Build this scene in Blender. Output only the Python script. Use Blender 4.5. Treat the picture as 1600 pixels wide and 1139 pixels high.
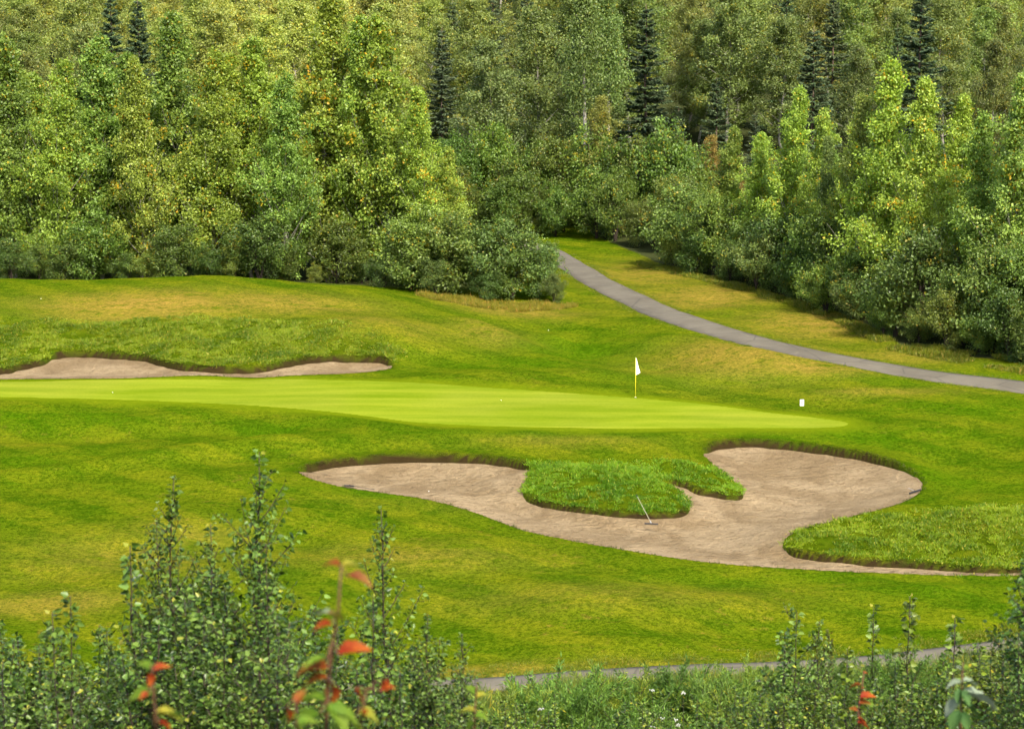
import bpy, math, random
import numpy as np
from mathutils import Vector, Matrix, Euler

# ------------------------------------------------------------------ camera, sky, sun, exposure
for o in list(bpy.data.objects):
    bpy.data.objects.remove(o, do_unlink=True)
scene = bpy.context.scene
COL = scene.collection
CAM_Z, PITCH, FPX = 19.0, math.radians(8.0), 3480.0      # focal length in pixels of a 1600-pixel-wide frame

cam_data = bpy.data.cameras.new('camera')
cam_data.sensor_width = 36.0
cam_data.lens = 36.0 * FPX / 1600.0
cam_data.clip_start = 0.1
cam_data.clip_end = 3000.0
cam_data.dof.use_dof = True
cam_data.dof.focus_distance = 95.0
cam_data.dof.aperture_fstop = 7.5
cam = bpy.data.objects.new('camera', cam_data)
cam.location = (0, 0, CAM_Z)
cam.rotation_euler = (math.pi / 2 - PITCH, 0, 0)
COL.objects.link(cam)
scene.camera = cam

SUN_AZ, SUN_EL = math.radians(156), math.radians(46)       # clockwise from +Y (straight ahead)
world = bpy.data.worlds.new('World')
scene.world = world
world.use_nodes = True
wn = world.node_tree
wn.nodes.clear()
sky = wn.nodes.new('ShaderNodeTexSky')
sky.sky_type = 'NISHITA'
sky.sun_disc = False
sky.sun_elevation = SUN_EL
sky.sun_rotation = SUN_AZ
sky.air_density = 1.0
sky.dust_density = 3.0
bg = wn.nodes.new('ShaderNodeBackground')
bg.inputs['Strength'].default_value = 0.15
wo = wn.nodes.new('ShaderNodeOutputWorld')
wn.links.new(sky.outputs[0], bg.inputs[0])
wn.links.new(bg.outputs[0], wo.inputs[0])

sun_data = bpy.data.lights.new('sun', 'SUN')
sun_data.energy = 4.2
sun_data.angle = math.radians(6.0)
sun_data.color = (1.0, 0.93, 0.80)
sun = bpy.data.objects.new('sun', sun_data)
sd = Vector((math.sin(SUN_AZ) * math.cos(SUN_EL), math.cos(SUN_AZ) * math.cos(SUN_EL), math.sin(SUN_EL)))
sun.rotation_euler = sd.to_track_quat('Z', 'Y').to_euler()
sun.location = (60, -20, 90)
COL.objects.link(sun)

scene.view_settings.view_transform = 'Standard'
scene.view_settings.look = 'None'
scene.view_settings.exposure = 1.28
scene.view_settings.gamma = 1.0
scene.view_settings.use_curve_mapping = False
scene.render.engine = 'CYCLES'
scene.cycles.max_bounces = 5
scene.cycles.diffuse_bounces = 3
scene.cycles.transmission_bounces = 3
scene.cycles.transparent_max_bounces = 4
scene.cycles.use_adaptive_sampling = True
scene.cycles.adaptive_threshold = 0.035
scene.cycles.adaptive_min_samples = 20
scene.cycles.use_denoising = True
scene.cycles.denoiser = 'OPENIMAGEDENOISE'
scene.cycles.denoising_input_passes = 'RGB_ALBEDO_NORMAL'

rng = np.random.default_rng(7)
random.seed(7)

# ------------------------------------------------------------------ helpers
def ray(px, py):
    cx, cy = (px - 800.0) / FPX, -(py - 569.5) / FPX
    c, s = math.cos(PITCH), math.sin(PITCH)
    return np.array([cx, c + cy * s, -s + cy * c])

def at_z(px, py, z):
    d = ray(px, py)
    t = (z - CAM_Z) / d[2]
    return np.array([d[0] * t, d[1] * t, z])

def at_y(px, py, y):
    d = ray(px, py)
    t = y / d[1]
    return np.array([d[0] * t, y, CAM_Z + d[2] * t])

def tag(o, label=None, cat=None, group=None, kind=None):
    if label: o['label'] = label
    if cat: o['category'] = cat
    if group: o['group'] = group
    if kind: o['kind'] = kind
    return o

def empty(name, loc, rz=0.0):
    o = bpy.data.objects.new(name, None)
    o.empty_display_size = 0.3
    o.location = [float(v) for v in loc]
    o.rotation_euler = (0, 0, rz)
    COL.objects.link(o)
    return o

def link(name, me, mat=None, parent=None):
    o = bpy.data.objects.new(name, me)
    COL.objects.link(o)
    if mat and not me.materials:
        me.materials.append(mat)
    if parent:
        o.parent = parent
    return o

def mesh_np(name, V, F, attrs=None, smooth=False):
    """V (n,3); F (m,k) with one k. attrs: name -> (domain, values)."""
    V = np.asarray(V, np.float32); F = np.asarray(F, np.int32)
    me = bpy.data.meshes.new(name)
    k = F.shape[1]
    me.vertices.add(len(V)); me.vertices.foreach_set('co', V.ravel())
    me.loops.add(F.size); me.loops.foreach_set('vertex_index', F.ravel())
    me.polygons.add(len(F))
    me.polygons.foreach_set('loop_start', np.arange(0, F.size, k, dtype=np.int32))
    if smooth:
        me.polygons.foreach_set('use_smooth', np.ones(len(F), bool))
    me.update(calc_edges=True)
    for n, (dom, val) in (attrs or {}).items():
        a = me.attributes.new(n, 'FLOAT', dom)
        a.data.foreach_set('value', np.asarray(val, np.float32))
    me.validate()
    return me

class MB:
    """collects tubes and boxes (quads and triangles) for one mesh"""
    def __init__(s): s.v = []; s.f = []
    def tube(s, pts, rad, n=6, cap=True):
        pts = [Vector(p) for p in pts]; b = len(s.v)
        for i, p in enumerate(pts):
            d = (pts[min(i + 1, len(pts) - 1)] - pts[max(i - 1, 0)])
            d = d.normalized() if d.length > 1e-9 else Vector((0, 0, 1))
            a = d.cross(Vector((0, 1, 0.13)) if abs(d.y) < .9 else Vector((1, 0, 0.1))).normalized(); c = d.cross(a)
            for k in range(n):
                t = 2 * math.pi * k / n
                s.v.append(p + (a * math.cos(t) + c * math.sin(t)) * rad[i])
        for i in range(len(pts) - 1):
            for k in range(n):
                s.f.append((b + i * n + k, b + i * n + (k + 1) % n, b + (i + 1) * n + (k + 1) % n, b + (i + 1) * n + k))
        if cap:
            s.f.append(tuple(b + k for k in range(n))[::-1])
            s.f.append(tuple(b + (len(pts) - 1) * n + k for k in range(n)))
    def box(s, c, h, rot=None):
        b = len(s.v); m = rot or Matrix.Identity(3)
        for x in (-1, 1):
            for y in (-1, 1):
                for z in (-1, 1):
                    s.v.append(Vector(c) + m @ Vector((x * h[0], y * h[1], z * h[2])))
        for q in ((0, 1, 3, 2), (4, 6, 7, 5), (0, 4, 5, 1), (2, 3, 7, 6), (0, 2, 6, 4), (1, 5, 7, 3)):
            s.f.append(tuple(b + i for i in q))
    def mesh(s, name, smooth=False):
        me = bpy.data.meshes.new(name)
        me.from_pydata([tuple(v) for v in s.v], [], s.f)
        if smooth:
            me.polygons.foreach_set('use_smooth', np.ones(len(me.polygons), bool))
        me.update()
        return me
    def build(s, name, mat, parent=None, smooth=False):
        return link(name, s.mesh(name, smooth), mat, parent)

# ------------------------------------------------------------------ materials
def new_mat(name):
    m = bpy.data.materials.new(name); m.use_nodes = True
    nt = m.node_tree; nt.nodes.clear()
    out = nt.nodes.new('ShaderNodeOutputMaterial')
    return m, nt, out

def N(nt, typ, **kw):
    n = nt.nodes.new(typ)
    for k, v in kw.items():
        setattr(n, k, v)
    return n

def sock(nt, dst, src):
    if hasattr(src, 'is_output') or isinstance(src, bpy.types.NodeSocket):
        nt.links.new(src, dst)
    else:
        if dst.type == 'RGBA' and len(src) == 3:
            src = (*src, 1)
        dst.default_value = src

def mix(nt, fac, a, b, blend='MIX'):
    n = N(nt, 'ShaderNodeMix', data_type='RGBA', blend_type=blend)
    sock(nt, n.inputs[0], fac); sock(nt, n.inputs[6], a); sock(nt, n.inputs[7], b)
    return n.outputs[2]

def math_(nt, op, a, b=0.0, c=None, clamp=False):
    n = N(nt, 'ShaderNodeMath', operation=op, use_clamp=clamp)
    sock(nt, n.inputs[0], a); sock(nt, n.inputs[1], b)
    if c is not None: sock(nt, n.inputs[2], c)
    return n.outputs[0]

def ramp(nt, x, lo, hi):
    n = N(nt, 'ShaderNodeMapRange', interpolation_type='SMOOTHSTEP')
    sock(nt, n.inputs[0], x); n.inputs[1].default_value = lo; n.inputs[2].default_value = hi
    return n.outputs[0]

def noise(nt, scale, detail=3, rough=0.55, vec=None, stretch=None, dist=0.0):
    n = N(nt, 'ShaderNodeTexNoise')
    n.inputs['Scale'].default_value = scale; n.inputs['Detail'].default_value = detail
    n.inputs['Roughness'].default_value = rough; n.inputs['Distortion'].default_value = dist
    if vec is None:
        vec = N(nt, 'ShaderNodeTexCoord').outputs['Object']
    if stretch:
        mp = N(nt, 'ShaderNodeMapping'); mp.inputs['Scale'].default_value = stretch[0]; mp.inputs['Rotation'].default_value = stretch[1]
        nt.links.new(vec, mp.inputs['Vector']); vec = mp.outputs[0]
    nt.links.new(vec, n.inputs['Vector'])
    return n.outputs[0]

def attr(nt, name):
    return N(nt, 'ShaderNodeAttribute', attribute_name=name).outputs['Fac']

def principled(nt, out, color, rough=0.7, spec=0.2, bump=None, bstr=0.3, bdist=0.05):
    p = N(nt, 'ShaderNodeBsdfPrincipled')
    sock(nt, p.inputs['Base Color'], color); sock(nt, p.inputs['Roughness'], rough)
    p.inputs['Specular IOR Level'].default_value = spec
    if bump is not None:
        b = N(nt, 'ShaderNodeBump'); b.inputs['Strength'].default_value = bstr; b.inputs['Distance'].default_value = bdist
        nt.links.new(bump, b.inputs['Height']); nt.links.new(b.outputs[0], p.inputs['Normal'])
    if out is not None:
        nt.links.new(p.outputs[0], out.inputs[0])
    return p

def plain(name, color, rough=0.6, spec=0.3, var=0.15, scale=30):
    m, nt, out = new_mat(name)
    n = noise(nt, scale)
    c = mix(nt, n, tuple(v * (1 - var) for v in color), tuple(min(1, v * (1 + var)) for v in color))
    principled(nt, out, c, rough, spec)
    return m

def leaf_mat(name, dark, light, autumn, aut_thr=0.97, transl=0.35, rough=0.45, spec=0.35, orange=None):
    m, nt, out = new_mat(name)
    r = attr(nt, 'rnd'); a = attr(nt, 'aut')
    oi = N(nt, 'ShaderNodeObjectInfo')
    c = mix(nt, r, dark, light)
    if orange:
        autumn = mix(nt, r, autumn, orange)
    c = mix(nt, ramp(nt, a, aut_thr - 0.03, aut_thr + 0.02), c, autumn)
    c = mix(nt, 1.0, c, oi.outputs['Color'], 'MULTIPLY')
    p = principled(nt, None, c, rough, spec)
    t = N(nt, 'ShaderNodeBsdfTranslucent')
    tc = mix(nt, 1.0, c, (1.25, 1.25, 0.6), 'MULTIPLY')
    nt.links.new(tc, t.inputs['Color'])
    ms = N(nt, 'ShaderNodeMixShader'); ms.inputs[0].default_value = transl
    nt.links.new(p.outputs[0], ms.inputs[1]); nt.links.new(t.outputs[0], ms.inputs[2])
    nt.links.new(ms.outputs[0], out.inputs[0])
    return m

def make_ground_mat():
    m, nt, out = new_mat('grass_ground')
    big = noise(nt, 0.10, 4, 0.6, dist=0.6)
    mid = noise(nt, 0.45, 6, 0.68, dist=0.9)
    sml = noise(nt, 1.5, 6, 0.72, dist=0.5)
    fine = noise(nt, 5.5, 6, 0.78)
    vfine = noise(nt, 24.0, 3, 0.7)
    streak = noise(nt, 0.7, 5, 0.65, stretch=((0.30, 1.5, 1), (0, 0, 0.30)), dist=0.5)
    c = mix(nt, ramp(nt, mid, 0.36, 0.64), (0.0409, 0.0676, 0.0020), (0.0749, 0.0923, 0.0032))
    c = mix(nt, math_(nt, 'MULTIPLY', ramp(nt, big, 0.46, 0.70), 0.42), c, (0.0956, 0.0995, 0.0045))
    c = mix(nt, math_(nt, 'MULTIPLY', ramp(nt, streak, 0.50, 0.66), 0.62), c, (0.0302, 0.0611, 0.0015))
    c = mix(nt, math_(nt, 'MULTIPLY', ramp(nt, sml, 0.52, 0.68), 0.38), c, (0.1016, 0.1115, 0.0056))
    # mowing bands, a mower's width each
    wv = N(nt, 'ShaderNodeTexWave', wave_type='BANDS', bands_direction='DIAGONAL'); wv.inputs['Scale'].default_value = 0.11; wv.inputs['Distortion'].default_value = 2.2; wv.inputs['Detail'].default_value = 2; wv.inputs['Detail Scale'].default_value = 0.25
    nt.links.new(N(nt, 'ShaderNodeTexCoord').outputs['Object'], wv.inputs['Vector'])
    c = mix(nt, math_(nt, 'MULTIPLY', ramp(nt, wv.outputs['Fac'], 0.38, 0.62), 0.70), c, mix(nt, 1.0, c, (0.60, 0.80, 0.6), 'MULTIPLY'))
    spot = math_(nt, 'MULTIPLY', ramp(nt, noise(nt, 1.9, 5, 0.7), 0.56, 0.70), ramp(nt, big, 0.46, 0.62))
    c = mix(nt, math_(nt, 'MULTIPLY', spot, 0.65), c, (0.1089, 0.0830, 0.0134))
    c = mix(nt, math_(nt, 'MULTIPLY', attr(nt, 'lush'), ramp(nt, sml, 0.25, 0.58)), c, mix(nt, mid, (0.016, 0.056, 0.0006), (0.042, 0.094, 0.0012)))  # greener turf, with shade of slopes and hollows darkened into its colour
    dryf = math_(nt, 'MULTIPLY', attr(nt, 'dry'), ramp(nt, math_(nt, 'ADD', sml, math_(nt, 'MULTIPLY', streak, 0.6)), 0.50, 0.92))
    c = mix(nt, dryf, c, mix(nt, fine, (0.125, 0.085, 0.012), (0.240, 0.158, 0.036)))
    rough_c = mix(nt, ramp(nt, fine, 0.42, 0.66), (0.014, 0.030, 0.0008), (0.075, 0.098, 0.003))  # dark end paints shade into the gaps between grass tufts
    c = mix(nt, math_(nt, 'MULTIPLY', attr(nt, 'rough'), 0.9), c, rough_c)
    c = mix(nt, math_(nt, 'MULTIPLY', ramp(nt, fine, 0.46, 0.56), 0.75), c, mix(nt, 1.0, c, (0.42, 0.52, 0.42), 'MULTIPLY'))
    c = mix(nt, math_(nt, 'MULTIPLY', ramp(nt, noise(nt, 2.6, 5, 0.75, dist=0.6), 0.53, 0.63), 0.6), c, mix(nt, 1.0, c, (0.50, 0.66, 0.45), 'MULTIPLY'))
    c = mix(nt, math_(nt, 'MULTIPLY', ramp(nt, vfine, 0.44, 0.58), 0.85), c, mix(nt, 1.0, c, (1.95, 1.75, 1.7), 'MULTIPLY'))
    c = mix(nt, attr(nt, 'collar'), c, mix(nt, sml, (0.066, 0.104, 0.0020), (0.118, 0.148, 0.0040)))
    c = mix(nt, attr(nt, 'lip_soil_shade'), c, mix(nt, fine, (0.010, 0.007, 0.003), (0.038, 0.026, 0.010)))  # bare earth of the far lips, with lip shade put into its colour
    c = mix(nt, attr(nt, 'litter'), c, mix(nt, fine, (0.0181, 0.0239, 0.0090), (0.0484, 0.0544, 0.0179)))
    h = math_(nt, 'ADD', math_(nt, 'ADD', fine, math_(nt, 'MULTIPLY', vfine, 0.4)), math_(nt, 'MULTIPLY', sml, 1.2))
    principled(nt, out, c, 1.0, 0.0, h, 0.7, 0.07)
    return m

def make_green_mat():
    m, nt, out = new_mat('green_turf')
    a = noise(nt, 0.35, 5, 0.65, stretch=((0.25, 1.3, 1), (0, 0, -0.12)), dist=0.4)
    b = noise(nt, 8.0, 5, 0.75)
    g = noise(nt, 0.09, 2)
    wv = N(nt, 'ShaderNodeTexWave', wave_type='BANDS', bands_direction='Y'); wv.inputs['Scale'].default_value = 0.16; wv.inputs['Distortion'].default_value = 1.6; wv.inputs['Detail'].default_value = 2; wv.inputs['Detail Scale'].default_value = 0.3
    nt.links.new(N(nt, 'ShaderNodeTexCoord').outputs['Object'], wv.inputs['Vector'])
    c = mix(nt, ramp(nt, a, 0.32, 0.68), (0.1015, 0.1462, 0.0048), (0.1677, 0.1995, 0.0128))
    c = mix(nt, math_(nt, 'MULTIPLY', ramp(nt, g, 0.4, 0.7), 0.5), c, (0.1849, 0.1961, 0.0224))
    c = mix(nt, math_(nt, 'MULTIPLY', ramp(nt, wv.outputs['Fac'], 0.3, 0.7), 0.35), c, mix(nt, 1.0, c, (0.72, 0.84, 0.7), 'MULTIPLY'))
    c = mix(nt, math_(nt, 'MULTIPLY', ramp(nt, b, 0.45, 0.62), 0.35), c, mix(nt, 1.0, c, (0.62, 0.72, 0.6), 'MULTIPLY'))
    principled(nt, out, c, 1.0, 0.0, b, 0.2, 0.02)
    return m

def make_sand_mat():
    m, nt, out = new_mat('bunker_sand')
    a = noise(nt, 0.35, 5, 0.6, dist=0.5)
    b = noise(nt, 7.0, 6, 0.78)
    f = noise(nt, 2.4, 5, 0.7, dist=0.4)
    rk = noise(nt, 1.6, 4, 0.6, stretch=((0.6, 2.6, 1), (0, 0, 0.25)), dist=0.9)
    c = mix(nt, ramp(nt, a, 0.34, 0.64), (0.1628, 0.1156, 0.0611), (0.2579, 0.1937, 0.1116))
    c = mix(nt, math_(nt, 'MULTIPLY', ramp(nt, rk, 0.46, 0.66), 0.5), c, (0.1444, 0.1015, 0.0536))
    c = mix(nt, math_(nt, 'MULTIPLY', ramp(nt, f, 0.57, 0.63), 0.6), c, (0.1203, 0.0825, 0.0421))
    c = mix(nt, math_(nt, 'MULTIPLY', ramp(nt, b, 0.55, 0.63), 0.75), c, (0.1056, 0.0732, 0.0378))
    c = mix(nt, math_(nt, 'MULTIPLY', ramp(nt, noise(nt, 16, 3, 0.7), 0.56, 0.7), 0.4), c, (0.3096, 0.2361, 0.1421))
    pit = noise(nt, 3.3, 4, 0.6)
    h = math_(nt, 'ADD', math_(nt, 'MULTIPLY', rk, 1.2), math_(nt, 'ADD', math_(nt, 'MULTIPLY', b, 0.6), math_(nt, 'MULTIPLY', pit, 1.4)))
    principled(nt, out, c, 0.95, 0.04, h, 1.0, 0.16)
    return m

def make_path_mat():
    m, nt, out = new_mat('path_asphalt')
    a = noise(nt, 0.5, 4)
    b = noise(nt, 14, 5, 0.7)
    lo = noise(nt, 1.3, 4, 0.6, dist=1.0)
    c = mix(nt, ramp(nt, a, 0.3, 0.7), (0.0936, 0.0828, 0.0621), (0.1241, 0.1112, 0.0839))
    c = mix(nt, math_(nt, 'MULTIPLY', b, 0.45), c, (0.0653, 0.0573, 0.0437))
    c = mix(nt, math_(nt, 'MULTIPLY', ramp(nt, lo, 0.6, 0.7), 0.5), c, (0.1437, 0.1231, 0.0805))
    vo = N(nt, 'ShaderNodeTexVoronoi', feature='DISTANCE_TO_EDGE'); vo.inputs['Scale'].default_value = 0.28
    nt.links.new(N(nt, 'ShaderNodeTexCoord').outputs['Object'], vo.inputs['Vector'])
    ck = math_(nt, 'SUBTRACT', 1.0, ramp(nt, math_(nt, 'ADD', vo.outputs['Distance'], math_(nt, 'MULTIPLY', b, 0.02)), 0.008, 0.03))
    c = mix(nt, math_(nt, 'MULTIPLY', ck, 0.6), c, (0.045, 0.042, 0.038))
    c = mix(nt, math_(nt, 'MULTIPLY', ramp(nt, noise(nt, 3.0, 5, 0.7), 0.6, 0.7), 0.5), c, (0.10, 0.085, 0.055))
    principled(nt, out, c, 0.9, 0.1, b, 0.4, 0.015)
    return m

M = {}
M['ground'] = make_ground_mat(); M['green'] = make_green_mat(); M['sand'] = make_sand_mat(); M['path'] = make_path_mat()
M['poplar'] = leaf_mat('poplar_leaf', (0.046, 0.084, 0.009), (0.320, 0.398, 0.080), (0.40, 0.30, 0.015), 0.978, 0.45, orange=(0.42, 0.22, 0.015))
M['birch'] = leaf_mat('birch_leaf', (0.062, 0.088, 0.022), (0.27, 0.31, 0.090), (0.30, 0.24, 0.03), 0.97, 0.45)
M['shrub'] = leaf_mat('shrub_leaf', (0.036, 0.064, 0.012), (0.20, 0.255, 0.060), (0.30, 0.22, 0.02), 0.985, 0.40)
M['spruce'] = leaf_mat('spruce_needle', (0.034, 0.062, 0.024), (0.125, 0.175, 0.080), (0.12, 0.08, 0.03), 0.99, 0.1, 0.6, 0.2)
M['sapling'] = leaf_mat('sapling_leaf', (0.014, 0.036, 0.004), (0.130, 0.198, 0.032), (0.26, 0.25, 0.03), 0.975, 0.30, 0.38, 0.26)
M['blade'] = leaf_mat('grass_blade', (0.070, 0.125, 0.006), (0.215, 0.270, 0.020), (0.36, 0.29, 0.06), 0.93, 0.35, 0.5, 0.25)
M['weed'] = leaf_mat('weed_leaf', (0.062, 0.100, 0.016), (0.175, 0.225, 0.040), (0.42, 0.33, 0.03), 0.955, 0.35, 0.5, 0.25)
M['bark'] = plain('grey_bark', (0.20, 0.185, 0.155), 0.85, 0.1, 0.5, 6)
M['pale_bark'] = plain('pale_birch_bark', (0.26, 0.24, 0.20), 0.8, 0.1, 0.4, 5)
M['dark_bark'] = plain('brown_spruce_bark', (0.085, 0.062, 0.045), 0.9, 0.1, 0.4, 6)
M['twig'] = plain('sapling_twig', (0.035, 0.026, 0.018), 0.7, 0.2, 0.3, 20)
M['flower'] = plain('dull_white_flower', (0.42, 0.43, 0.36), 0.8, 0.1, 0.1)
M['white_paint'] = plain('white_paint', (0.78, 0.78, 0.74), 0.5, 0.3, 0.05)
M['dark_plastic'] = plain('black_plastic', (0.018, 0.018, 0.020), 0.5, 0.3, 0.2)
M['dark_print'] = plain('dark_print', (0.055, 0.055, 0.065), 0.6, 0.2, 0.1)
M['yellow_pole'] = plain('yellow_fibreglass', (0.62, 0.52, 0.02), 0.4, 0.4, 0.06)
M['flag_cloth'] = plain('white_flag_cloth', (0.84, 0.82, 0.72), 0.8, 0.1, 0.05)
M['wood_handle'] = plain('pale_wood_handle', (0.27, 0.25, 0.18), 0.6, 0.2, 0.15)
M['steel'] = plain('grey_steel', (0.30, 0.30, 0.30), 0.4, 0.5, 0.1)
M['ball'] = plain('golf_ball_white', (0.86, 0.86, 0.82), 0.35, 0.4, 0.02)

# ------------------------------------------------------------------ terrain: heights measured at points seen in the photograph, interpolated
CTRL_PX = [  # pixel x, pixel y (1600 wide), height
    # near path
    (770, 1068, -3.0), (900, 1058, -3.0), (1100, 1048, -3.0), (1300, 1040, -3.0), (1450, 1026, -3.0), (1600, 1008, -2.95), (400, 1082, -3.0), (0, 1095, -3.0), (1750, 990, -2.9), (-150, 1100, -3.0),
    # fairway before the bunkers
    (0, 970, -2.5), (300, 960, -2.5), (600, 960, -2.6), (900, 970, -2.65), (1200, 960, -2.6), (1500, 960, -2.55), (1700, 950, -2.5),
    (0, 860, -1.75), (300, 850, -1.7), (600, 850, -1.85), (850, 850, -2.05), (1050, 872, -2.15), (1300, 893, -2.2), (1550, 898, -2.15), (-150, 860, -1.8),
    (0, 760, -1.15), (200, 760, -1.0), (400, 755, -0.95), (-150, 760, -1.2), (150, 715, -0.75), (350, 700, -0.5),
    (0, 690, -0.55), (200, 680, -0.4), (480, 730, -0.80), (480, 690, -0.35), (-150, 690, -0.5),
    # bunker field
    (640, 745, -1.15), (700, 775, -1.45), (800, 790, -1.65), (960, 750, -0.85), (960, 800, -1.55), (1100, 820, -1.85), (1200, 780, -1.55), (1300, 760, -1.35), (1400, 760, -1.15), (1150, 730, -0.95),
    (640, 712, -0.55), (820, 722, -0.6), (960, 705, -0.4), (1110, 697, -0.4), (1250, 697, -0.45), (1380, 715, -0.6), (1450, 745, -0.85), (1300, 835, -1.6), (1450, 830, -1.45), (1600, 820, -1.3), (1600, 870, -1.9), (1750, 820, -1.3), (1400, 870, -1.95),
    (1500, 780, -1.05), (1600, 720, -0.55), (1750, 720, -0.5),
    # green
    (-150, 622, 0.22), (0, 622, 0.22), (250, 627, 0.2), (500, 642, 0.12), (650, 660, 0.02), (850, 667, -0.02), (1100, 668, -0.06), (1300, 668, -0.12),
    (-150, 597, 0.45), (0, 597, 0.45), (300, 593, 0.45), (560, 595, 0.45), (760, 606, 0.36), (1000, 622, 0.22), (1200, 645, 0.03), (1330, 660, -0.08), (700, 632, 0.2), (900, 645, 0.1),
    (1400, 690, -0.3), (1450, 640, 0.05), (1600, 645, 0.1), (1750, 645, 0.15),
    # behind the green
    (-150, 590, 0.42), (0, 590, 0.42), (200, 588, 0.42), (400, 586, 0.42), (600, 580, 0.42), (760, 580, 0.5), (900, 600, 0.36), (1100, 610, 0.3), (1250, 620, 0.2),
    (-150, 555, 0.9), (0, 552, 0.92), (110, 546, 1.0), (220, 556, 0.92), (330, 574, 0.72), (430, 572, 0.75), (560, 556, 0.82), (640, 560, 0.72),
    (-150, 503, 2.2), (0, 503, 2.2), (250, 495, 2.35), (420, 500, 2.25), (520, 515, 1.95), (600, 535, 1.5), (680, 545, 1.05),
    (-150, 470, 2.9), (0, 465, 2.95), (250, 460, 3.0), (420, 462, 2.95), (560, 480, 2.45), (650, 500, 1.95), (740, 520, 1.35),
    (-150, 438, 3.25), (0, 437, 3.3), (200, 437, 3.32), (380, 437, 3.28), (500, 446, 3.0), (600, 460, 2.6), (700, 484, 1.95), (760, 503, 1.45),
    (850, 545, 0.68), (900, 520, 0.85), (930, 490, 1.15), (880, 472, 1.30), (800, 490, 1.30), (1000, 560, 0.72), (1020, 530, 1.0), (1150, 558, 1.05), (1250, 572, 0.95), (1350, 595, 0.6), (1500, 612, 0.4),
    # far path and the grass beside it
    (1600, 606, 0.5), (1400, 578, 0.75), (1200, 540, 1.15), (1050, 495, 1.5), (960, 455, 1.75), (900, 420, 2.0), (868, 396, 2.25), (1750, 625, 0.4),
    (870, 382, 2.45), (1040, 425, 2.2), (1150, 455, 1.9), (1250, 488, 1.65), (1400, 545, 1.2), (1600, 585, 0.85), (1750, 600, 0.8),
]
CTRL = [tuple(at_z(a, b, c)) for a, b, c in CTRL_PX]
for xs in (-90, -50, -20, 0, 20, 50, 90):
    CTRL += [(xs, -40, 24.0), (xs, 0, 17.4), (xs, 5, 16.1), (xs, 10, 14.4), (xs, 16, 12.3), (xs, 24, 9.4), (xs, 34, 5.5), (xs, 46, 0.8), (xs, 57, -2.3), (xs, 66, -3.05)]
for xs in (-120, -60, -30, 0, 30, 60, 120):
    CTRL += [(xs, 203, 3.0), (xs, 225, 5.2), (xs, 260, 10.0), (xs, 310, 17.5), (xs, 380, 27.0), (xs, 520, 42.0)]
CTRL += [(x, 166, 1.7) for x in (-50, -32, -15, -4)] + [(x, 180, 1.7) for x in (-60, -35, -15, -3)] + [(60, 120, 0.6), (60, 150, 1.4), (60, 90, -1.8), (-60, 90, -1.8), (-60, 120, 0.3), (-60, 140, 2.4), (35, 150, 1.5), (40, 175, 2.2), (-60, 75, -3), (60, 78, -2.9)]
CTRL = np.array(CTRL)

def tps_fit(P, lam=0.02):
    n = len(P); X = P[:, :2] / 50.0
    r2 = ((X[:, None] - X[None]) ** 2).sum(-1)
    K = 0.5 * r2 * np.log(r2 + 1e-12) + lam * 0.002 * np.eye(n)
    Q = np.c_[np.ones(n), X]
    A = np.block([[K, Q], [Q.T, np.zeros((3, 3))]])
    return np.linalg.solve(A, np.r_[P[:, 2], 0, 0, 0])
TPS_W = tps_fit(CTRL)
def base_z(x, y):
    x = np.atleast_1d(np.asarray(x, float)).ravel(); y = np.atleast_1d(np.asarray(y, float)).ravel()
    out = np.empty(len(x)); C = CTRL[:, :2] / 50.0; n = len(C)
    for i in range(0, len(x), 20000):
        X = np.c_[x[i:i + 20000], y[i:i + 20000]] / 50.0
        r2 = ((X ** 2).sum(1)[:, None] + (C ** 2).sum(1)[None] - 2 * X @ C.T).clip(0)
        out[i:i + 20000] = (0.5 * r2 * np.log(r2 + 1e-12)) @ TPS_W[:n] + TPS_W[n] + X @ TPS_W[n + 1:]
    return out

def hit(px, py, lo=58.0, hi=230.0):
    """first point of the bare terrain seen along a pixel's ray"""
    d = ray(px, py); t = np.linspace(lo, hi, 700) / d[1]
    z = CAM_Z + d[2] * t; g = base_z(d[0] * t, d[1] * t)
    below = np.nonzero(z < g)[0]
    i = below[0] if len(below) else len(t) - 1
    if i > 0:
        a, b = z[i - 1] - g[i - 1], z[i] - g[i]
        k = a / (a - b) if a != b else 0
        tt = t[i - 1] + k * (t[i] - t[i - 1])
    else:
        tt = t[0]
    return np.array([d[0] * tt, d[1] * tt, CAM_Z + d[2] * tt])

def smooth_loop(P, step=0.35, closed=True):
    P = np.asarray(P)[:, :2]; n = len(P); out = []
    rng_ = range(n) if closed else range(n - 1)
    for i in rng_:
        if closed:
            p0, p1, p2, p3 = P[i - 1], P[i], P[(i + 1) % n], P[(i + 2) % n]
        else:
            p0, p1, p2, p3 = P[max(i - 1, 0)], P[i], P[i + 1], P[min(i + 2, n - 1)]
        m = max(1, int(np.linalg.norm(p2 - p1) / step))
        for k in range(m):
            t = k / m
            out.append(0.5 * (2 * p1 + (p2 - p0) * t + (2 * p0 - 5 * p1 + 4 * p2 - p3) * t * t + (3 * p1 - p0 - 3 * p2 + p3) * t ** 3))
    if not closed: out.append(P[-1])
    return np.array(out)

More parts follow.
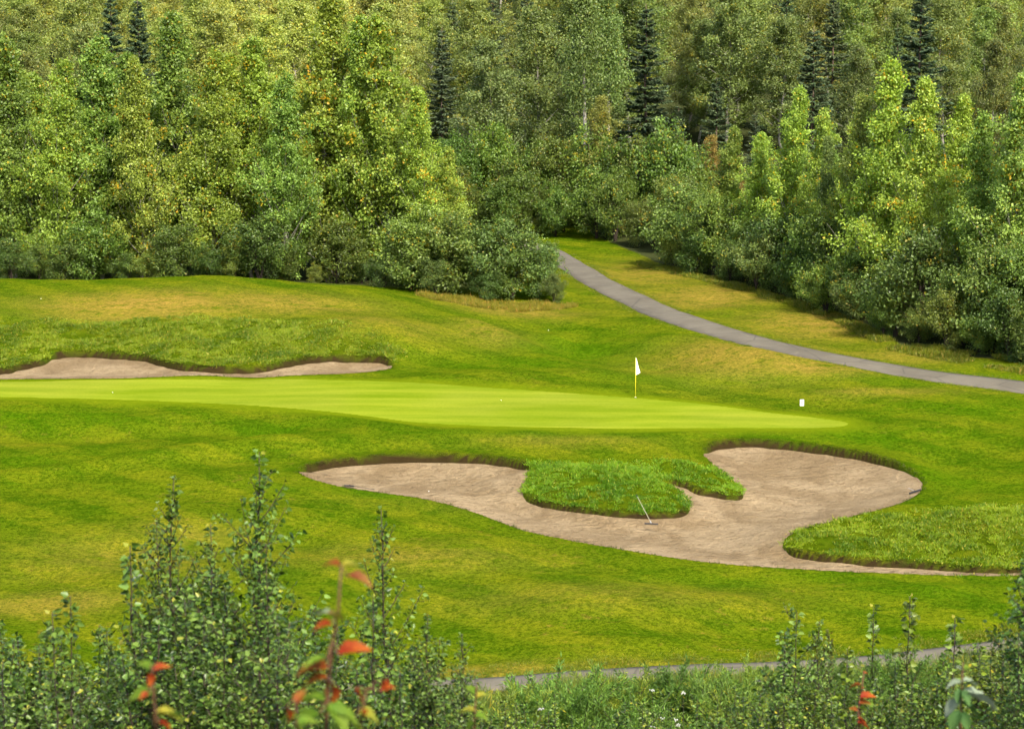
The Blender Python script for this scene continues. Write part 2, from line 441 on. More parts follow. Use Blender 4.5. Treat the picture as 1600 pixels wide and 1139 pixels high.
def sdf(L, x, y, closed=True):
    """signed distance to a loop, positive inside (unsigned for an open line)"""
    x = np.asarray(x, float); y = np.asarray(y, float)
    A = L if closed else L[:-1]; B = np.roll(L, -1, 0) if closed else L[1:]
    d2 = np.full(x.shape, 1e9); ins = np.zeros(x.shape, bool)
    for (ax, ay), (bx, by) in zip(A, B):
        ex, ey = bx - ax, by - ay; q = ex * ex + ey * ey + 1e-12
        t = np.clip(((x - ax) * ex + (y - ay) * ey) / q, 0, 1)
        d2 = np.minimum(d2, (x - ax - t * ex) ** 2 + (y - ay - t * ey) ** 2)
        if closed and abs(ey) > 1e-12:
            c = ((ay > y) != (by > y)) & (x < ax + (y - ay) * ex / ey)
            ins ^= c
    d = np.sqrt(d2)
    return np.where(ins, d, -d) if closed else d

def loop_px(pts, step=0.35):
    return smooth_loop([hit(a, b) for a, b in pts], step)

FRONT = loop_px([(470, 736), (490, 727), (530, 721), (580, 716), (640, 713), (700, 713), (760, 716), (808, 723), (828, 733), (820, 747), (815, 764), (824, 778), (850, 787), (900, 795), (960, 802), (1020, 805),
    (1066, 801), (1079, 790), (1074, 776), (1064, 767), (1050, 759), (1044, 754), (1054, 752), (1070, 757), (1091, 767), (1120, 772), (1150, 776), (1163, 769), (1153, 754), (1135, 740), (1115, 722), (1102, 708), (1109, 698),
    (1132, 692), (1180, 690), (1240, 695), (1300, 703), (1360, 713), (1405, 728), (1432, 745), (1438, 760), (1424, 776), (1390, 790), (1340, 803), (1290, 815), (1245, 828), (1222, 843), (1226, 856), (1250, 865),
    (1300, 872), (1360, 878), (1420, 881), (1480, 886), (1540, 890), (1600, 890), (1640, 891), (1640, 897), (1600, 897), (1500, 897), (1400, 894), (1300, 890), (1200, 884), (1120, 878), (1050, 869), (970, 856), (900, 844), (830, 829),
    (790, 816), (750, 801), (700, 786), (640, 774), (580, 766), (530, 758), (490, 747)], 0.3)
BACK = loop_px([(-120, 597), (0, 592), (110, 591), (230, 589), (350, 587), (450, 586), (540, 583), (600, 577), (612, 570), (605, 563), (570, 559), (520, 558), (480, 561), (448, 567), (418, 573), (385, 576), (330, 575),
    (282, 571), (250, 564), (225, 557), (180, 554), (130, 551), (92, 553), (70, 563), (30, 572), (0, 578), (-120, 586)], 0.3)
GREEN = loop_px([(-200, 598), (0, 597), (150, 594), (300, 593), (430, 593), (560, 595), (660, 599), (760, 606), (880, 614), (1000, 623), (1100, 632), (1200, 645), (1280, 654), (1322, 661), (1300, 667), (1200, 668), (1100, 668), (980, 669), (850, 667), (740, 664),
    (650, 659), (580, 650), (500, 641), (380, 632), (250, 626), (120, 622), (0, 620), (-200, 622)], 0.4)
BANK = loop_px([(-150, 506), (0, 506), (90, 503), (250, 496), (400, 500), (480, 508), (560, 527), (615, 548), (612, 560), (570, 559), (520, 558), (480, 561), (430, 571), (385, 576), (330, 575), (280, 571), (250, 564), (225, 557), (180, 554), (110, 550), (70, 563), (30, 572), (0, 578), (-150, 585)], 0.5)
PENIN = loop_px([(835, 732), (818, 750), (815, 766), (825, 779), (860, 789), (920, 798), (985, 805), (1060, 803), (1080, 790), (1070, 772), (1040, 752), (1010, 738), (960, 728), (890, 724)], 0.4)
TONGUE = loop_px([(1012, 737), (1030, 728), (1070, 728), (1100, 735), (1125, 735), (1150, 752), (1164, 769), (1150, 777), (1115, 773), (1075, 757), (1045, 744)], 0.4)
ISLE = loop_px([(1222, 845), (1245, 830), (1300, 815), (1370, 808), (1450, 800), (1540, 795), (1640, 800), (1640, 890), (1540, 889), (1480, 885), (1420, 880), (1360, 877), (1300, 871), (1245, 863), (1226, 856)], 0.4)
PATH_FAR = smooth_loop([hit(a, b, 60, 205) for a, b in [(1760, 627), (1600, 606), (1480, 591), (1380, 575), (1280, 556), (1200, 539), (1120, 517), (1050, 494), (1000, 473), (960, 454), (925, 436), (902, 421)]] + [np.array([2.2, 190.0, 0]), np.array([-3.5, 200.0, 0]), np.array([-12, 212.0, 0])], 1.0, False)
PATH_NEAR = smooth_loop([hit(a, b) for a, b in [(-200, 1101), (0, 1094), (400, 1082), (600, 1076), (770, 1069), (900, 1059), (1000, 1053), (1100, 1048), (1200, 1045), (1300, 1040), (1380, 1034), (1450, 1026), (1530, 1017), (1600, 1008), (1750, 990)]], 1.0, False)

RIDGES = [  # low crests and hollows in the turf: line seen in the photograph, height, half width, end tapers
    (smooth_loop([hit(a, b) for a, b in [(-120, 760), (0, 748), (120, 733), (250, 716), (380, 701), (500, 692)]], 0.6, False), 0.38, 1.5),
    (smooth_loop([hit(a, b) for a, b in [(-60, 672), (150, 674), (330, 668), (520, 672)]], 0.6, False), -0.30, 1.6),
    (smooth_loop([hit(a, b) for a, b in [(690, 490), (740, 505), (800, 530), (850, 552)]], 0.8, False), 0.30, 1.3),
    (smooth_loop([hit(a, b) for a, b in [(860, 520), (920, 545), (1000, 565)]], 0.8, False), -0.42, 2.8),
    (smooth_loop([hit(a, b) for a, b in [(1060, 540), (1160, 556), (1270, 574)]], 0.8, False), 0.40, 2.4),
    (smooth_loop([hit(a, b) for a, b in [(100, 880), (350, 850), (560, 838)]], 0.8, False), -0.30, 2.2),
    (smooth_loop([hit(a, b) for a, b in [(780, 935), (1000, 950), (1250, 940)]], 0.8, False), 0.26, 2.0),
    (smooth_loop([hit(a, b) for a, b in [(1440, 690), (1500, 740), (1560, 770)]], 0.8, False), -0.32, 1.8),
]

def sstep(a, b, x):
    t = np.clip((x - a) / (b - a), 0, 1)
    return t * t * (3 - 2 * t)

def vnoise(x, y, s, seed):
    """smooth value noise"""
    g = np.random.default_rng(seed).random((64, 64))
    u, v = x / s + 1000.37, y / s + 1000.71
    i, j = np.floor(u).astype(int), np.floor(v).astype(int); fu, fv = u - i, v - j
    fu = fu * fu * (3 - 2 * fu); fv = fv * fv * (3 - 2 * fv)
    a = g[i % 64, j % 64] * (1 - fu) + g[(i + 1) % 64, j % 64] * fu
    b = g[i % 64, (j + 1) % 64] * (1 - fu) + g[(i + 1) % 64, (j + 1) % 64] * fu
    return a * (1 - fv) + b * fv

def near_loop(L, x, y, pad):
    return (x > L[:, 0].min() - pad) & (x < L[:, 0].max() + pad) & (y > L[:, 1].min() - pad) & (y < L[:, 1].max() + pad)

def field(L, x, y, pad=3.0, closed=True):
    d = np.full(x.shape, -pad if closed else pad)
    k = near_loop(L, x, y, pad)
    if k.any():
        d[k] = sdf(L, x[k], y[k], closed)
    return d

def far_side(L, x, y):
    """1 on the uphill (far) rim of a bunker, 0 on its near rim"""
    out = np.zeros(x.shape); k = near_loop(L, x, y, 2.5)
    if k.any():
        g = sdf(L, x[k], y[k] + 0.5) - sdf(L, x[k], y[k] - 0.5)
        out[k] = sstep(0.05, -0.65, g)
    return out

def sand_drop(d, x, y, L):
    soft = 1 - 0.55 * sstep(-1.2, 0.0, np.maximum.reduce([field(PENIN, x, y), field(ISLE, x, y), field(TONGUE, x, y)]))
    return 0.06 + 0.22 * soft * far_side(L, x, y) * (1 - sstep(0.4, 3.0, d)) + 0.24 * sstep(0.2, 3.0, d) + 0.05 * (vnoise(x, y, 0.55, 3) - 0.5) + 0.10 * (vnoise(x, y, 2.3, 4) - 0.5) * sstep(0.2, 1.5, d)

def fields(x, y):
    f = {'front': field(FRONT, x, y), 'back': field(BACK, x, y), 'green': field(GREEN, x, y), 'bank': field(BANK, x, y),
         'pen': np.maximum(field(PENIN, x, y), field(TONGUE, x, y)), 'isle': field(ISLE, x, y)}
    f['far'] = field(PATH_FAR, x, y, 4.0, False); f['near'] = field(PATH_NEAR, x, y, 4.0, False)
    return f

def ground_z(x, y, f=None, carve=True):
    x = np.asarray(x, float); y = np.asarray(y, float)
    f = f or fields(x, y)
    z = base_z(x, y)
    wob = 0.06 * (vnoise(x, y, 0.45, 11) - 0.5)
    sandd = np.maximum(f['front'], f['back']) + wob
    z = z + 0.34 * sstep(-0.1, 1.5, f['pen']) * sstep(-0.05, 0.8, -f['front']) + 0.30 * sstep(0, 2.2, f['isle']) + 0.10 * sstep(0, 0.8, f['bank'])
    roughm = np.clip(np.maximum.reduce([sstep(0, .8, f['pen']), sstep(0, .8, f['isle']), sstep(0, .8, f['bank'])]), 0, 1)
    z = z + roughm * 0.42 * (vnoise(x, y, 1.3, 5) - 0.5) + roughm * 0.16 * (vnoise(x, y, 0.3, 6) - 0.5)
    calm = sstep(1.2, 3.5, f['far']) * sstep(1.2, 3.5, f['near']) * (1 - sstep(-1.8, -0.5, f['green']))
    calm = calm * (1 - sstep(-2.6, -0.4, sandd))
    z = z + calm * (0.42 * (vnoise(x, y, 6.5, 7) - 0.5) + 0.22 * (vnoise(x, y, 3.1, 17) - 0.5) + 0.09 * (vnoise(x, y, 1.6, 8) - 0.5) + 0.025 * (vnoise(x, y, 0.5, 9) - 0.5))
    flat = (1 - sstep(-2.2, -0.4, f['green'])) * (1 - sstep(-2.6, -0.5, sandd)) * sstep(1.3, 3.0, f['far']) * sstep(1.3, 3.0, f['near'])
    for L_, h_, w_ in RIDGES:
        k_ = near_loop(L_, x, y, 3 * w_)
        if k_.any():
            d_ = sdf(L_, x[k_], y[k_], False)
            ends = np.minimum(np.hypot(x[k_] - L_[0, 0], y[k_] - L_[0, 1]), np.hypot(x[k_] - L_[-1, 0], y[k_] - L_[-1, 1]))
            z[k_] += flat[k_] * 1.35 * h_ * np.exp(-(d_ / w_) ** 2) * (0.25 + 0.75 * sstep(0, 3.0, ends))
    # raised turf lip just outside the sand
    z = z + 0.13 * sstep(-1.1, -0.12, sandd) * (sandd < 0.6) * np.maximum(far_side(FRONT, x, y), far_side(BACK, x, y))
    if carve:
        z = z - 0.85 * sstep(-0.10, 0.30, sandd)
        z = z - 0.05 * sstep(-0.02, 0.12, f['green'])
        z = z - 0.08 * (1 - sstep(1.0, 1.25, f['far'])) - 0.08 * (1 - sstep(1.0, 1.25, f['near']))
    return z

def axis(parts):
    out = []
    for a, b, s in parts:
        out += list(np.linspace(a, b, max(1, int(round((b - a) / s))), endpoint=False))
    out.append(parts[-1][1])
    return np.array(out)

def grid_faces(nx, ny):
    i = np.arange(nx * ny).reshape(ny, nx)
    return np.stack([i[:-1, :-1], i[:-1, 1:], i[1:, 1:], i[1:, :-1]], -1).reshape(-1, 4)

BLOBS = {  # turf tints, lush being greener grass with painted slope and hollow shade: pixel centre, half sizes in metres (across, along), amount
    'dry': [(230, 476, 7.5, 4.0, 0.95), (430, 470, 6.5, 4.0, 0.7), (600, 505, 5, 4, 0.4), (1170, 556, 5.5, 6.0, 0.75), (1260, 574, 3.5, 2.2, 0.8), (800, 487, 4.5, 3.0, 0.75), (760, 520, 3, 4, 0.45), (1120, 462, 6, 7, 0.75), (1010, 425, 5, 9, 0.65), (1290, 505, 5.5, 6, 0.8), (1420, 552, 5, 3, 0.5),
            (880, 690, 4, 1.2, 0.3), (760, 790, 6, 1.5, 0.15), (620, 870, 5, 2.0, 0.35), (200, 870, 5, 3, 0.3), (70, 945, 3, 1.5, 0.55), (300, 830, 3, 1.6, 0.3), (780, 1050, 5, 1.1, 0.6), (1000, 1043, 4, 0.9, 0.35), (1500, 830, 3, 2.0, 0.35), (950, 940, 7, 2, 0.25), (1380, 612, 4, 1.2, 0.4)],
    'lush': [(100, 650, 9, 2.2, 0.6), (450, 665, 6, 2.0, 0.5), (900, 680, 14, 1.1, 0.55), (1350, 680, 6, 2.5, 0.6), (900, 540, 6, 5, 0.75), (820, 570, 7, 3.5, 0.6), (1100, 590, 8, 2.2, 0.65), (30, 720, 6, 2.0, 0.45), (1480, 740, 4, 3, 0.5), (1500, 640, 7, 2.5, 0.55), (640, 775, 9, 0.8, 0.5), (1250, 905, 10, 0.9, 0.4), (1450, 925, 4, 1.6, 0.6), (20, 480, 4, 3, 0.5), (1520, 590, 7, 2, 0.5)],
}
BLOB_W = {k: [(hit(b[0], b[1]), b[2], b[3], b[4]) for b in v] for k, v in BLOBS.items()}

def blob(kind, x, y):
    m = np.zeros(x.shape)
    for c, rx, ry, a in BLOB_W[kind]:
        m = np.maximum(m, a * np.exp(-(((x - c[0]) / rx) ** 2 + ((y - c[1]) / ry) ** 2)))
    return m

def build_ground():
    xs = axis([(-420, -120, 30), (-120, -60, 6), (-60, -34, 1.0), (-34, 32, 0.17), (32, 60, 1.0), (60, 120, 6), (120, 420, 30)])
    ys = axis([(-60, 0, 5), (0, 60, 1.5), (60, 86, 0.5), (86, 113, 0.15), (113, 124, 0.22), (124, 142, 0.17), (142, 200, 0.6), (200, 320, 5), (320, 620, 20)])
    X, Y = np.meshgrid(xs, ys); x, y = X.ravel(), Y.ravel()
    f = fields(x, y); z = ground_z(x, y, f)
    wob = 0.06 * (vnoise(x, y, 0.45, 11) - 0.5)
    sandd = np.maximum(f['front'], f['back']) + wob
    rough = np.maximum.reduce([sstep(-0.2, .5, f['pen']), sstep(-.2, .5, f['isle']), sstep(-.2, .5, f['bank']), 0.7 * sstep(-0.8, -0.1, sandd) * (y > 112 - 8)])
    near_scrub = 1 - sstep(0.0, 3.0, y - np.interp(x, PATH_NEAR[:, 0], PATH_NEAR[:, 1]) + 3.5)
    litter = np.maximum(sstep(200, 215, y), np.where((x < np.interp(y, [160, 168, 180, 215], [-3, -2, 0, 2])), sstep(158, 166, y), 0))
    litter = np.maximum(litter, np.where(x > np.interp(y, [120, 127, 134, 152, 173, 200], [34, 31, 24.0, 21.5, 13.2, 7]), 1.0, 0))
    litter = np.maximum(litter, near_scrub)
    attrs = {'rough': rough * (0.55 + 0.45 * sstep(0.3, 0.6, vnoise(x, y, 0.6, 61))), 'dry': blob('dry', x, y), 'lush': blob('lush', x, y), 'lip_soil_shade': np.maximum(far_side(FRONT, x, y), far_side(BACK, x, y)) * sstep(-0.13, 0.0, sandd + 0.12 * (vnoise(x, y, 0.35, 77) - 0.5)),
             'collar': 0.85 * sstep(-1.9, -0.1, f['green'] + 0.5 * (vnoise(x, y, 1.4, 63) - 0.5)) * (sandd < -0.3), 'litter': litter}
    me = mesh_np('ground', np.c_[x, y, z], grid_faces(len(xs), len(ys)), {k: ('POINT', v) for k, v in attrs.items()}, True)
    o = link('ground', me, M['ground'])
    tag(o, 'mown golf course turf and wooded slopes under everything', 'ground', kind='structure')

def build_sheet(name, L, key, mat, label, cat, drop, step, spread):
    xs = axis([(max(L[:, 0].min() - 1, -40), min(L[:, 0].max() + 1, 40), step)]); ys = axis([(L[:, 1].min() - 1, L[:, 1].max() + 1, step)])
    X, Y = np.meshgrid(xs, ys); x, y = X.ravel(), Y.ravel()
    d = sdf(L, x, y)
    z = base_z(x, y) + drop(d, x, y)
    F = grid_faces(len(xs), len(ys))
    keep = (d[F] > -spread).any(1)
    F = F[keep]; used, inv = np.unique(F, return_inverse=True)
    me = mesh_np(name, np.c_[x, y, z][used], inv.reshape(-1, 4), None, True)
    o = link(name, me, mat)
    tag(o, label, cat, kind='structure')
    return o

def ribbon(name, line, half, mat, label, lift=0.035):
    d = np.gradient(line, axis=0); d /= np.linalg.norm(d, axis=1)[:, None] + 1e-9
    nrm = np.c_[-d[:, 1], d[:, 0]]
    offs = [-1.0, -0.97, -0.5, 0, 0.5, 0.97, 1.0]; V = []
    for i, o_ in enumerate(offs):
        w = half * (1 + 0.05 * (vnoise(np.arange(len(line)) * 1.0, np.full(len(line), i * 9.0), 2.0, 21) - 0.5) * 2)
        P = line + nrm * (o_ * w)[:, None]
        edge = abs(o_) == 1.0
        z = base_z(P[:, 0], P[:, 1]) + (lift if not edge else -0.12) + 0.03 * (1 - o_ * o_)
        V.append(np.c_[P, z])
    V = np.stack(V, 1).reshape(-1, 3)
    me = mesh_np(name, V, grid_faces(len(offs), len(line)), None, True)
    o = link(name, me, mat)
    tag(o, label, 'path', kind='structure')

build_ground()
build_sheet('bunker_sand', FRONT, 'front', M['sand'], 'wide two-lobed bunker of pale sand in front of the green', 'bunker', lambda d, x, y: -sand_drop(d, x, y, FRONT), 0.2, 0.05)
build_sheet('bunker_sand', BACK, 'back', M['sand'], 'long narrow sand bunker under the rough bank behind the green', 'bunker', lambda d, x, y: -sand_drop(d, x, y, BACK), 0.2, 0.05)
build_sheet('putting_green', GREEN, 'green', M['green'], 'bright close-mown putting green around the flagstick', 'putting green', lambda d, x, y: 0.012 - 0.05 * sstep(0.02, -0.4, d), 0.3, 0.5)
ribbon('path', PATH_FAR, 1.2, M['path'], 'grey asphalt cart path curving away towards the trees')
ribbon('path', PATH_NEAR, 0.72, M['path'], 'grey asphalt cart path below the fairway, partly hidden by scrub')

# ------------------------------------------------------------------ foliage
def unit(v):
    return v / (np.linalg.norm(v, axis=-1, keepdims=True) + 1e-9)

def leaf_cards(P, D, Nn, length, width, fold=0.25, shape='diamond'):
    """real folded leaf blades: two halves meeting at a midrib. P base points, D along, Nn normals."""
    n = len(P)
    D = unit(D); S = unit(np.cross(D, Nn)); U = np.cross(S, D)
    L = np.broadcast_to(np.asarray(length, float), (n,))[:, None]; W = np.broadcast_to(np.asarray(width, float), (n,))[:, None]
    if shape == 'diamond':
        v = np.stack([P, P + D * L * .42 + S * W * .5 + U * W * fold, P + D * L, P + D * L * .42 - S * W * .5 + U * W * fold], 1)
        t = np.array([[0, 1, 2], [0, 2, 3]]); k = 4
    else:   # ovate with a drawn-out tip
        v = np.stack([P, P + D * L * .26 + S * W * .5 + U * W * fold, P + D * L * .62 + S * W * .36 + U * W * fold * .7, P + D * L - U * L * .08,
                      P + D * L * .62 - S * W * .36 + U * W * fold * .7, P + D * L * .26 - S * W * .5 + U * W * fold], 1)
        t = np.array([[0, 1, 2], [0, 2, 3], [0, 3, 4], [0, 4, 5]]); k = 6
    F = (np.arange(n)[:, None, None] * k + t[None]).reshape(-1, 3)
    return v.reshape(-1, 3), F, len(t)

def crown_mesh(name, P, D, Nn, length, width, r, fold=0.25, shape='diamond', shade=None):
    V, F, m = leaf_cards(P, D, Nn, length, width, fold, shape)
    rnd = r.random(len(P)) if shade is None else np.clip(shade, 0, 1)
    aut = r.random(len(P)) if not isinstance(r, tuple) else None
    return V, F, np.repeat(rnd, m), np.repeat(aut, m)

def finish_crown(name, V, F, rnd, aut):
    return mesh_np(name, V, F, {'rnd': ('FACE', rnd), 'aut': ('FACE', aut)})

def make_tree(seed, H, R, nbr, nleaf, leaf, start=0.06, rise=(0.55, 1.05), prof=0.8, sig=0.26, bark_r=0.13, stems=1, clump=5, droop=0.0, belly=0.22, ragged=0.25):
    """tapered trunk with ascending limbs; leaves gathered in clumps along the limbs. Returns trunk mesh, crown mesh."""
    r = np.random.default_rng(seed)
    mb = MB(); C = []; Wt = []; Dir = []
    for s in range(stems):
        az0 = r.random() * 6.28; lean = (0.02 if stems == 1 else 0.10 + 0.16 * r.random())
        hh = H * (1 if s == 0 else 0.65 + 0.35 * r.random())
        t = np.linspace(0, 1, 9)
        wx = np.cumsum(r.normal(0, 0.012, 9)) * hh; wy = np.cumsum(r.normal(0, 0.012, 9)) * hh
        tr = np.c_[math.cos(az0) * lean * hh * t + wx - wx[0], math.sin(az0) * lean * hh * t + wy - wy[0], hh * t]
        tr[0, 2] = -0.4
        mb.tube(tr, bark_r * (1 - 0.93 * t) + 0.012, 7)
        def trunk_at(q):
            return np.array([np.interp(q, t, tr[:, k]) for k in range(3)])
        nb = nbr if stems == 1 else max(6, nbr // stems)
        for i in range(nb):
            q = start + (0.985 - start) * ((i + r.random()) / nb) ** 0.9
            az = i * 2.399 + r.normal(0, 0.35)
            env = min(1.0, ((q - start) / belly + 0.35)) * (1 - q) ** prof + 0.05
            ln = R * env * r.uniform(0.9 - ragged, 0.95 + ragged)
            el = r.uniform(*rise) * (0.75 + 0.45 * q)
            p0 = trunk_at(q); u = np.array([math.cos(az) * math.cos(el), math.sin(az) * math.cos(el), math.sin(el)])
            s1 = np.linspace(0, 1, 4)[:, None]
            pts = p0 + u * ln * s1 + np.array([0, 0, 1]) * ln * (0.18 - droop) * s1 ** 2
            if ln > 0.5:
                mb.tube(pts, np.linspace(max(0.012, bark_r * 0.28 * (1 - q) + 0.008), 0.006, 4), 4, False)
            for k in range(clump):
                w = r.uniform(0.28, 1.05)
                c = p0 + u * ln * w + np.array([0, 0, 1]) * ln * (0.18 - droop) * w * w
                c = c + r.normal(0, 0.16, 3) * (0.4 + 0.5 * ln / max(R, 1e-3)) * R * 0.5
                C.append(c); Wt.append(0.35 + ln / R); Dir.append(u)
        for k in range(int(6 * clump / 5)):
            C.append(trunk_at(r.uniform(0.90, 1.0))); Wt.append(0.25); Dir.append(np.array([0, 0, 1.0]))
    C = np.array(C); Wt = np.array(Wt); Dir = np.array(Dir)
    idx = r.choice(len(C), nleaf, p=Wt / Wt.sum())
    off = r.normal(0, 1, (nleaf, 3)); off = unit(off) * (r.random((nleaf, 1)) ** 0.5) * sig * 1.7
    off[:, 2] *= 0.8
    P = C[idx] + off * (0.5 + 0.7 * Wt[idx][:, None])
    P[:, 2] = np.maximum(P[:, 2], 0.05)
    out = P.copy(); out[:, 2] = 0; out = unit(out)
    D = unit(r.normal(0, 1, (nleaf, 3)) + np.array([0, 0, -0.35]) + out * 0.5)
    Nn = unit(r.normal(0, 0.75, (nleaf, 3)) + np.array([0, 0, 0.7]) + out * 0.45)
    sz = leaf * r.uniform(0.65, 1.25, nleaf)
    tone = np.clip(r.random(len(C))[idx] * 0.45 + r.random(nleaf) * 0.6, 0, 1)
    V, F, rnd, aut = crown_mesh('crown', P, D, Nn, sz, sz * 0.8, r, 0.2, 'diamond', tone)
    patch = np.repeat((r.random(len(C)) < 0.05)[idx] * 0.35, 2)
    aut = np.clip(aut + patch * (aut > 0.55), 0, 1)
    return mb.mesh('trunk', True), finish_crown('crown', V, F, rnd, aut)

def make_spruce(seed, H, R):
    r = np.random.default_rng(seed); mb = MB()
    t = np.linspace(0, 1, 8)
    mb.tube(np.c_[r.normal(0, .04, 8), r.normal(0, .04, 8), H * t - 0.3 * (t == 0)], 0.17 * (1 - .95 * t) + .012, 8)
    P, D, Nn, Ln, Sh = [], [], [], [], []
    z = H * 0.10
    while z < H * 0.985:
        q = z / H; ln0 = R * (1 - q) ** 0.85 + 0.12
        for k in range(r.integers(5, 8)):
            az = r.random() * 6.28; ln = ln0 * r.uniform(0.6, 1.12)
            s = np.linspace(0, 1, 6)[:, None]; u = np.array([math.cos(az), math.sin(az), 0])
            zz = (0.22 - 0.75 * (1 - q)) * ln * s ** 1.2 + 0.22 * ln * s ** 3
            pts = np.array([0, 0, z + r.normal(0, .1)]) + u * ln * s + np.array([0, 0, 1]) * zz
            mb.tube(pts[[0, 2, 5]], [0.022, .014, .005], 3, False)
            n = int(40 + 80 * ln); w = r.random(n) ** 0.75
            c = np.stack([np.interp(w, s[:, 0], pts[:, i]) for i in range(3)], 1)
            side = np.array([-u[1], u[0], 0]); sg = r.choice([-1, 1], n)[:, None]
            dd = unit(u * 0.75 + side * sg * r.uniform(0.3, 1.0, (n, 1)) + np.array([0, 0, -1]) * r.uniform(0, 0.75, (n, 1)))
            P.append(c); D.append(dd); Nn.append(unit(np.array([0, 0, 1.0]) + r.normal(0, .45, (n, 3)))); Ln.append(r.uniform(0.26, 0.52, n) * (0.65 + 0.35 * (1 - q)))
            Sh.append(np.full(n, r.random() * 0.5) + r.random(n) * 0.5)
        z += H * 0.016 + r.random() * 0.12 + 0.10
    P, D, Nn, Ln, Sh = map(np.concatenate, (P, D, Nn, Ln, Sh))
    V, F, rnd, aut = crown_mesh('crown', P, D, Nn, Ln, Ln * 0.32, r, 0.15, 'diamond', Sh)
    return mb.mesh('trunk', True), finish_crown('crown', V, F, rnd, aut)

KINDS = {
    'poplar': [make_tree(100 + i, 15.0, 3.9 + 0.3 * (i % 3), 92, 30000, 0.168, start=0.03, rise=(0.75, 1.25), prof=0.92, sig=0.29, bark_r=0.13, clump=6, belly=0.12, ragged=0.45) for i in range(5)],
    'birch': [make_tree(200 + i, 15.0, 4.2, 66, 22000, 0.18, start=0.10, clump=6, ragged=0.3, rise=(0.35, 0.95), prof=0.55, sig=0.34, bark_r=0.14, droop=0.10) for i in range(4)],
    'bare': [make_tree(250 + i, 15.0, 2.7, 46, 16000, 0.155, start=0.42, rise=(0.5, 1.1), prof=0.6, sig=0.38, bark_r=0.19, clump=7, belly=0.1) for i in range(2)],
    'shrub': [make_tree(300 + i, 4.0, 2.2, 60, 11000, 0.115, start=0.05, rise=(0.2, 0.9), prof=0.5, sig=0.22, bark_r=0.045, stems=6, clump=4, belly=0.15) for i in range(4)],
    'spruce': [make_spruce(400 + i, 17.0, 3.0) for i in range(3)],
}
CANON = {'bare': 15.0, 'poplar': 15.0, 'birch': 15.0, 'shrub': 4.0, 'spruce': 17.0}
BARK = {'bare': 'pale_bark', 'poplar': 'bark', 'birch': 'pale_bark', 'shrub': 'twig', 'spruce': 'dark_bark'}
LEAF = {'bare': 'birch', 'poplar': 'poplar', 'birch': 'birch', 'shrub': 'shrub', 'spruce': 'spruce'}

def plant(kind, var, x, y, h, wide=1.0, tint=(1, 1, 1), label='', cat='tree', group=None, name=None, rz=None):
    tm, cm = KINDS[kind][var % len(KINDS[kind])]
    z = float(base_z(x, y)[0]) - 0.05
    o = empty(name or {'bare': 'birch_tree', 'poplar': 'poplar_tree', 'birch': 'birch_tree', 'shrub': 'shrub', 'spruce': 'spruce_tree'}[kind], (x, y, z), random.random() * 6.28 if rz is None else rz)
    s = h / CANON[kind]
    o.scale = (s * wide, s * wide, s)
    link('trunk', tm, M[BARK[kind]], o)
    c = link('crown', cm, M[LEAF[kind]], o)
    c.color = (*tint, 1)
    tag(o, label, cat, group)
    return o

def plant_px(kind, var, px, top, Y, wide=1.0, tint=(1, 1, 1), **kw):
    p = at_y(px, top, Y)
    h = p[2] - float(base_z(p[0], Y)[0])
    return plant(kind, var, p[0], Y, h, wide, tint, **kw)

def jig(t, a=0.10):
    k = random.uniform(1 - a, 1 + a)
    return tuple(v * k * random.uniform(1 - a * 0.5, 1 + a * 0.5) for v in t)

YG, MG, DG, GOLD, OLIVE = (1.08, 1.14, 0.80), (0.84, 1.0, 0.88), (0.60, 0.75, 0.65), (1.45, 1.2, 0.8), (0.84, 0.92, 0.85)

ORD = 'first second third fourth fifth sixth seventh eighth ninth tenth eleventh twelfth thirteenth fourteenth fifteenth sixteenth seventeenth eighteenth'.split()
# left grove, front rank: pixel x, pixel top, distance, width, tint, label
LEFT = [
    (12, 60, 171, 1.0, MG, 'bushy green poplar cut by the left edge of the picture behind the mound'),
    (72, 96, 168, 0.95, YG, 'yellow-green poplar second from the left edge, behind the mound top'),
    (150, 58, 172, 1.0, MG, 'green poplar with a pointed top, third from the left edge behind the mound'),
    (212, 92, 167, 0.8, YG, 'shorter yellow-green poplar behind the mound, beside the dark gap'),
    (272, 22, 175, 1.0, OLIVE, 'tall dull green poplar rising above the grove behind the dry patch'),
    (322, 82, 168, 0.95, YG, 'yellow-flecked poplar behind the mound, in front of a taller dull green one'),
    (388, 62, 170, 1.0, YG, 'bright yellow-green poplar with rounded top behind the crest of the mound'),
    (446, 118, 166, 0.85, MG, 'shorter poplar with yellow lower leaves just left of the tallest tree'),
    (508, -8, 171, 0.92, YG, 'tallest poplar of the left grove, its top reaching the upper edge of the picture'),
    (566, 28, 170, 0.85, YG, 'bright poplar just right of the tallest tree, with an upright narrow top'),
    (610, 30, 168, 0.85, YG, 'bright yellow-green poplar with a broad upper crown at the right of the left grove'),
    (668, 138, 165, 0.85, YG, 'half-height bright poplar stepping down at the right end of the left grove'),
    (706, 232, 164, 0.85, YG, 'low bright young poplar at the right end of the left grove, above the bushes'),
]
GL = 'poplars of the left grove'
for i, (px, top, Y, w, t, lab) in enumerate(LEFT):
    plant_px('poplar', i, px, top, Y, w * random.uniform(0.98, 1.12), jig(t), label=lab, group=GL)
for i in range(18):
    px = -40 + i * 40 + random.uniform(-12, 12)
    plant_px('poplar', i + 2, px, random.uniform(70, 170) + (max(0, px - 480) * 0.45), random.uniform(171, 181), 1.05, jig(YG if i % 2 else MG, 0.15), label='poplar half hidden in the rear rank of the left grove, %s from the left' % ORD[i], group='rear poplars of the left grove')
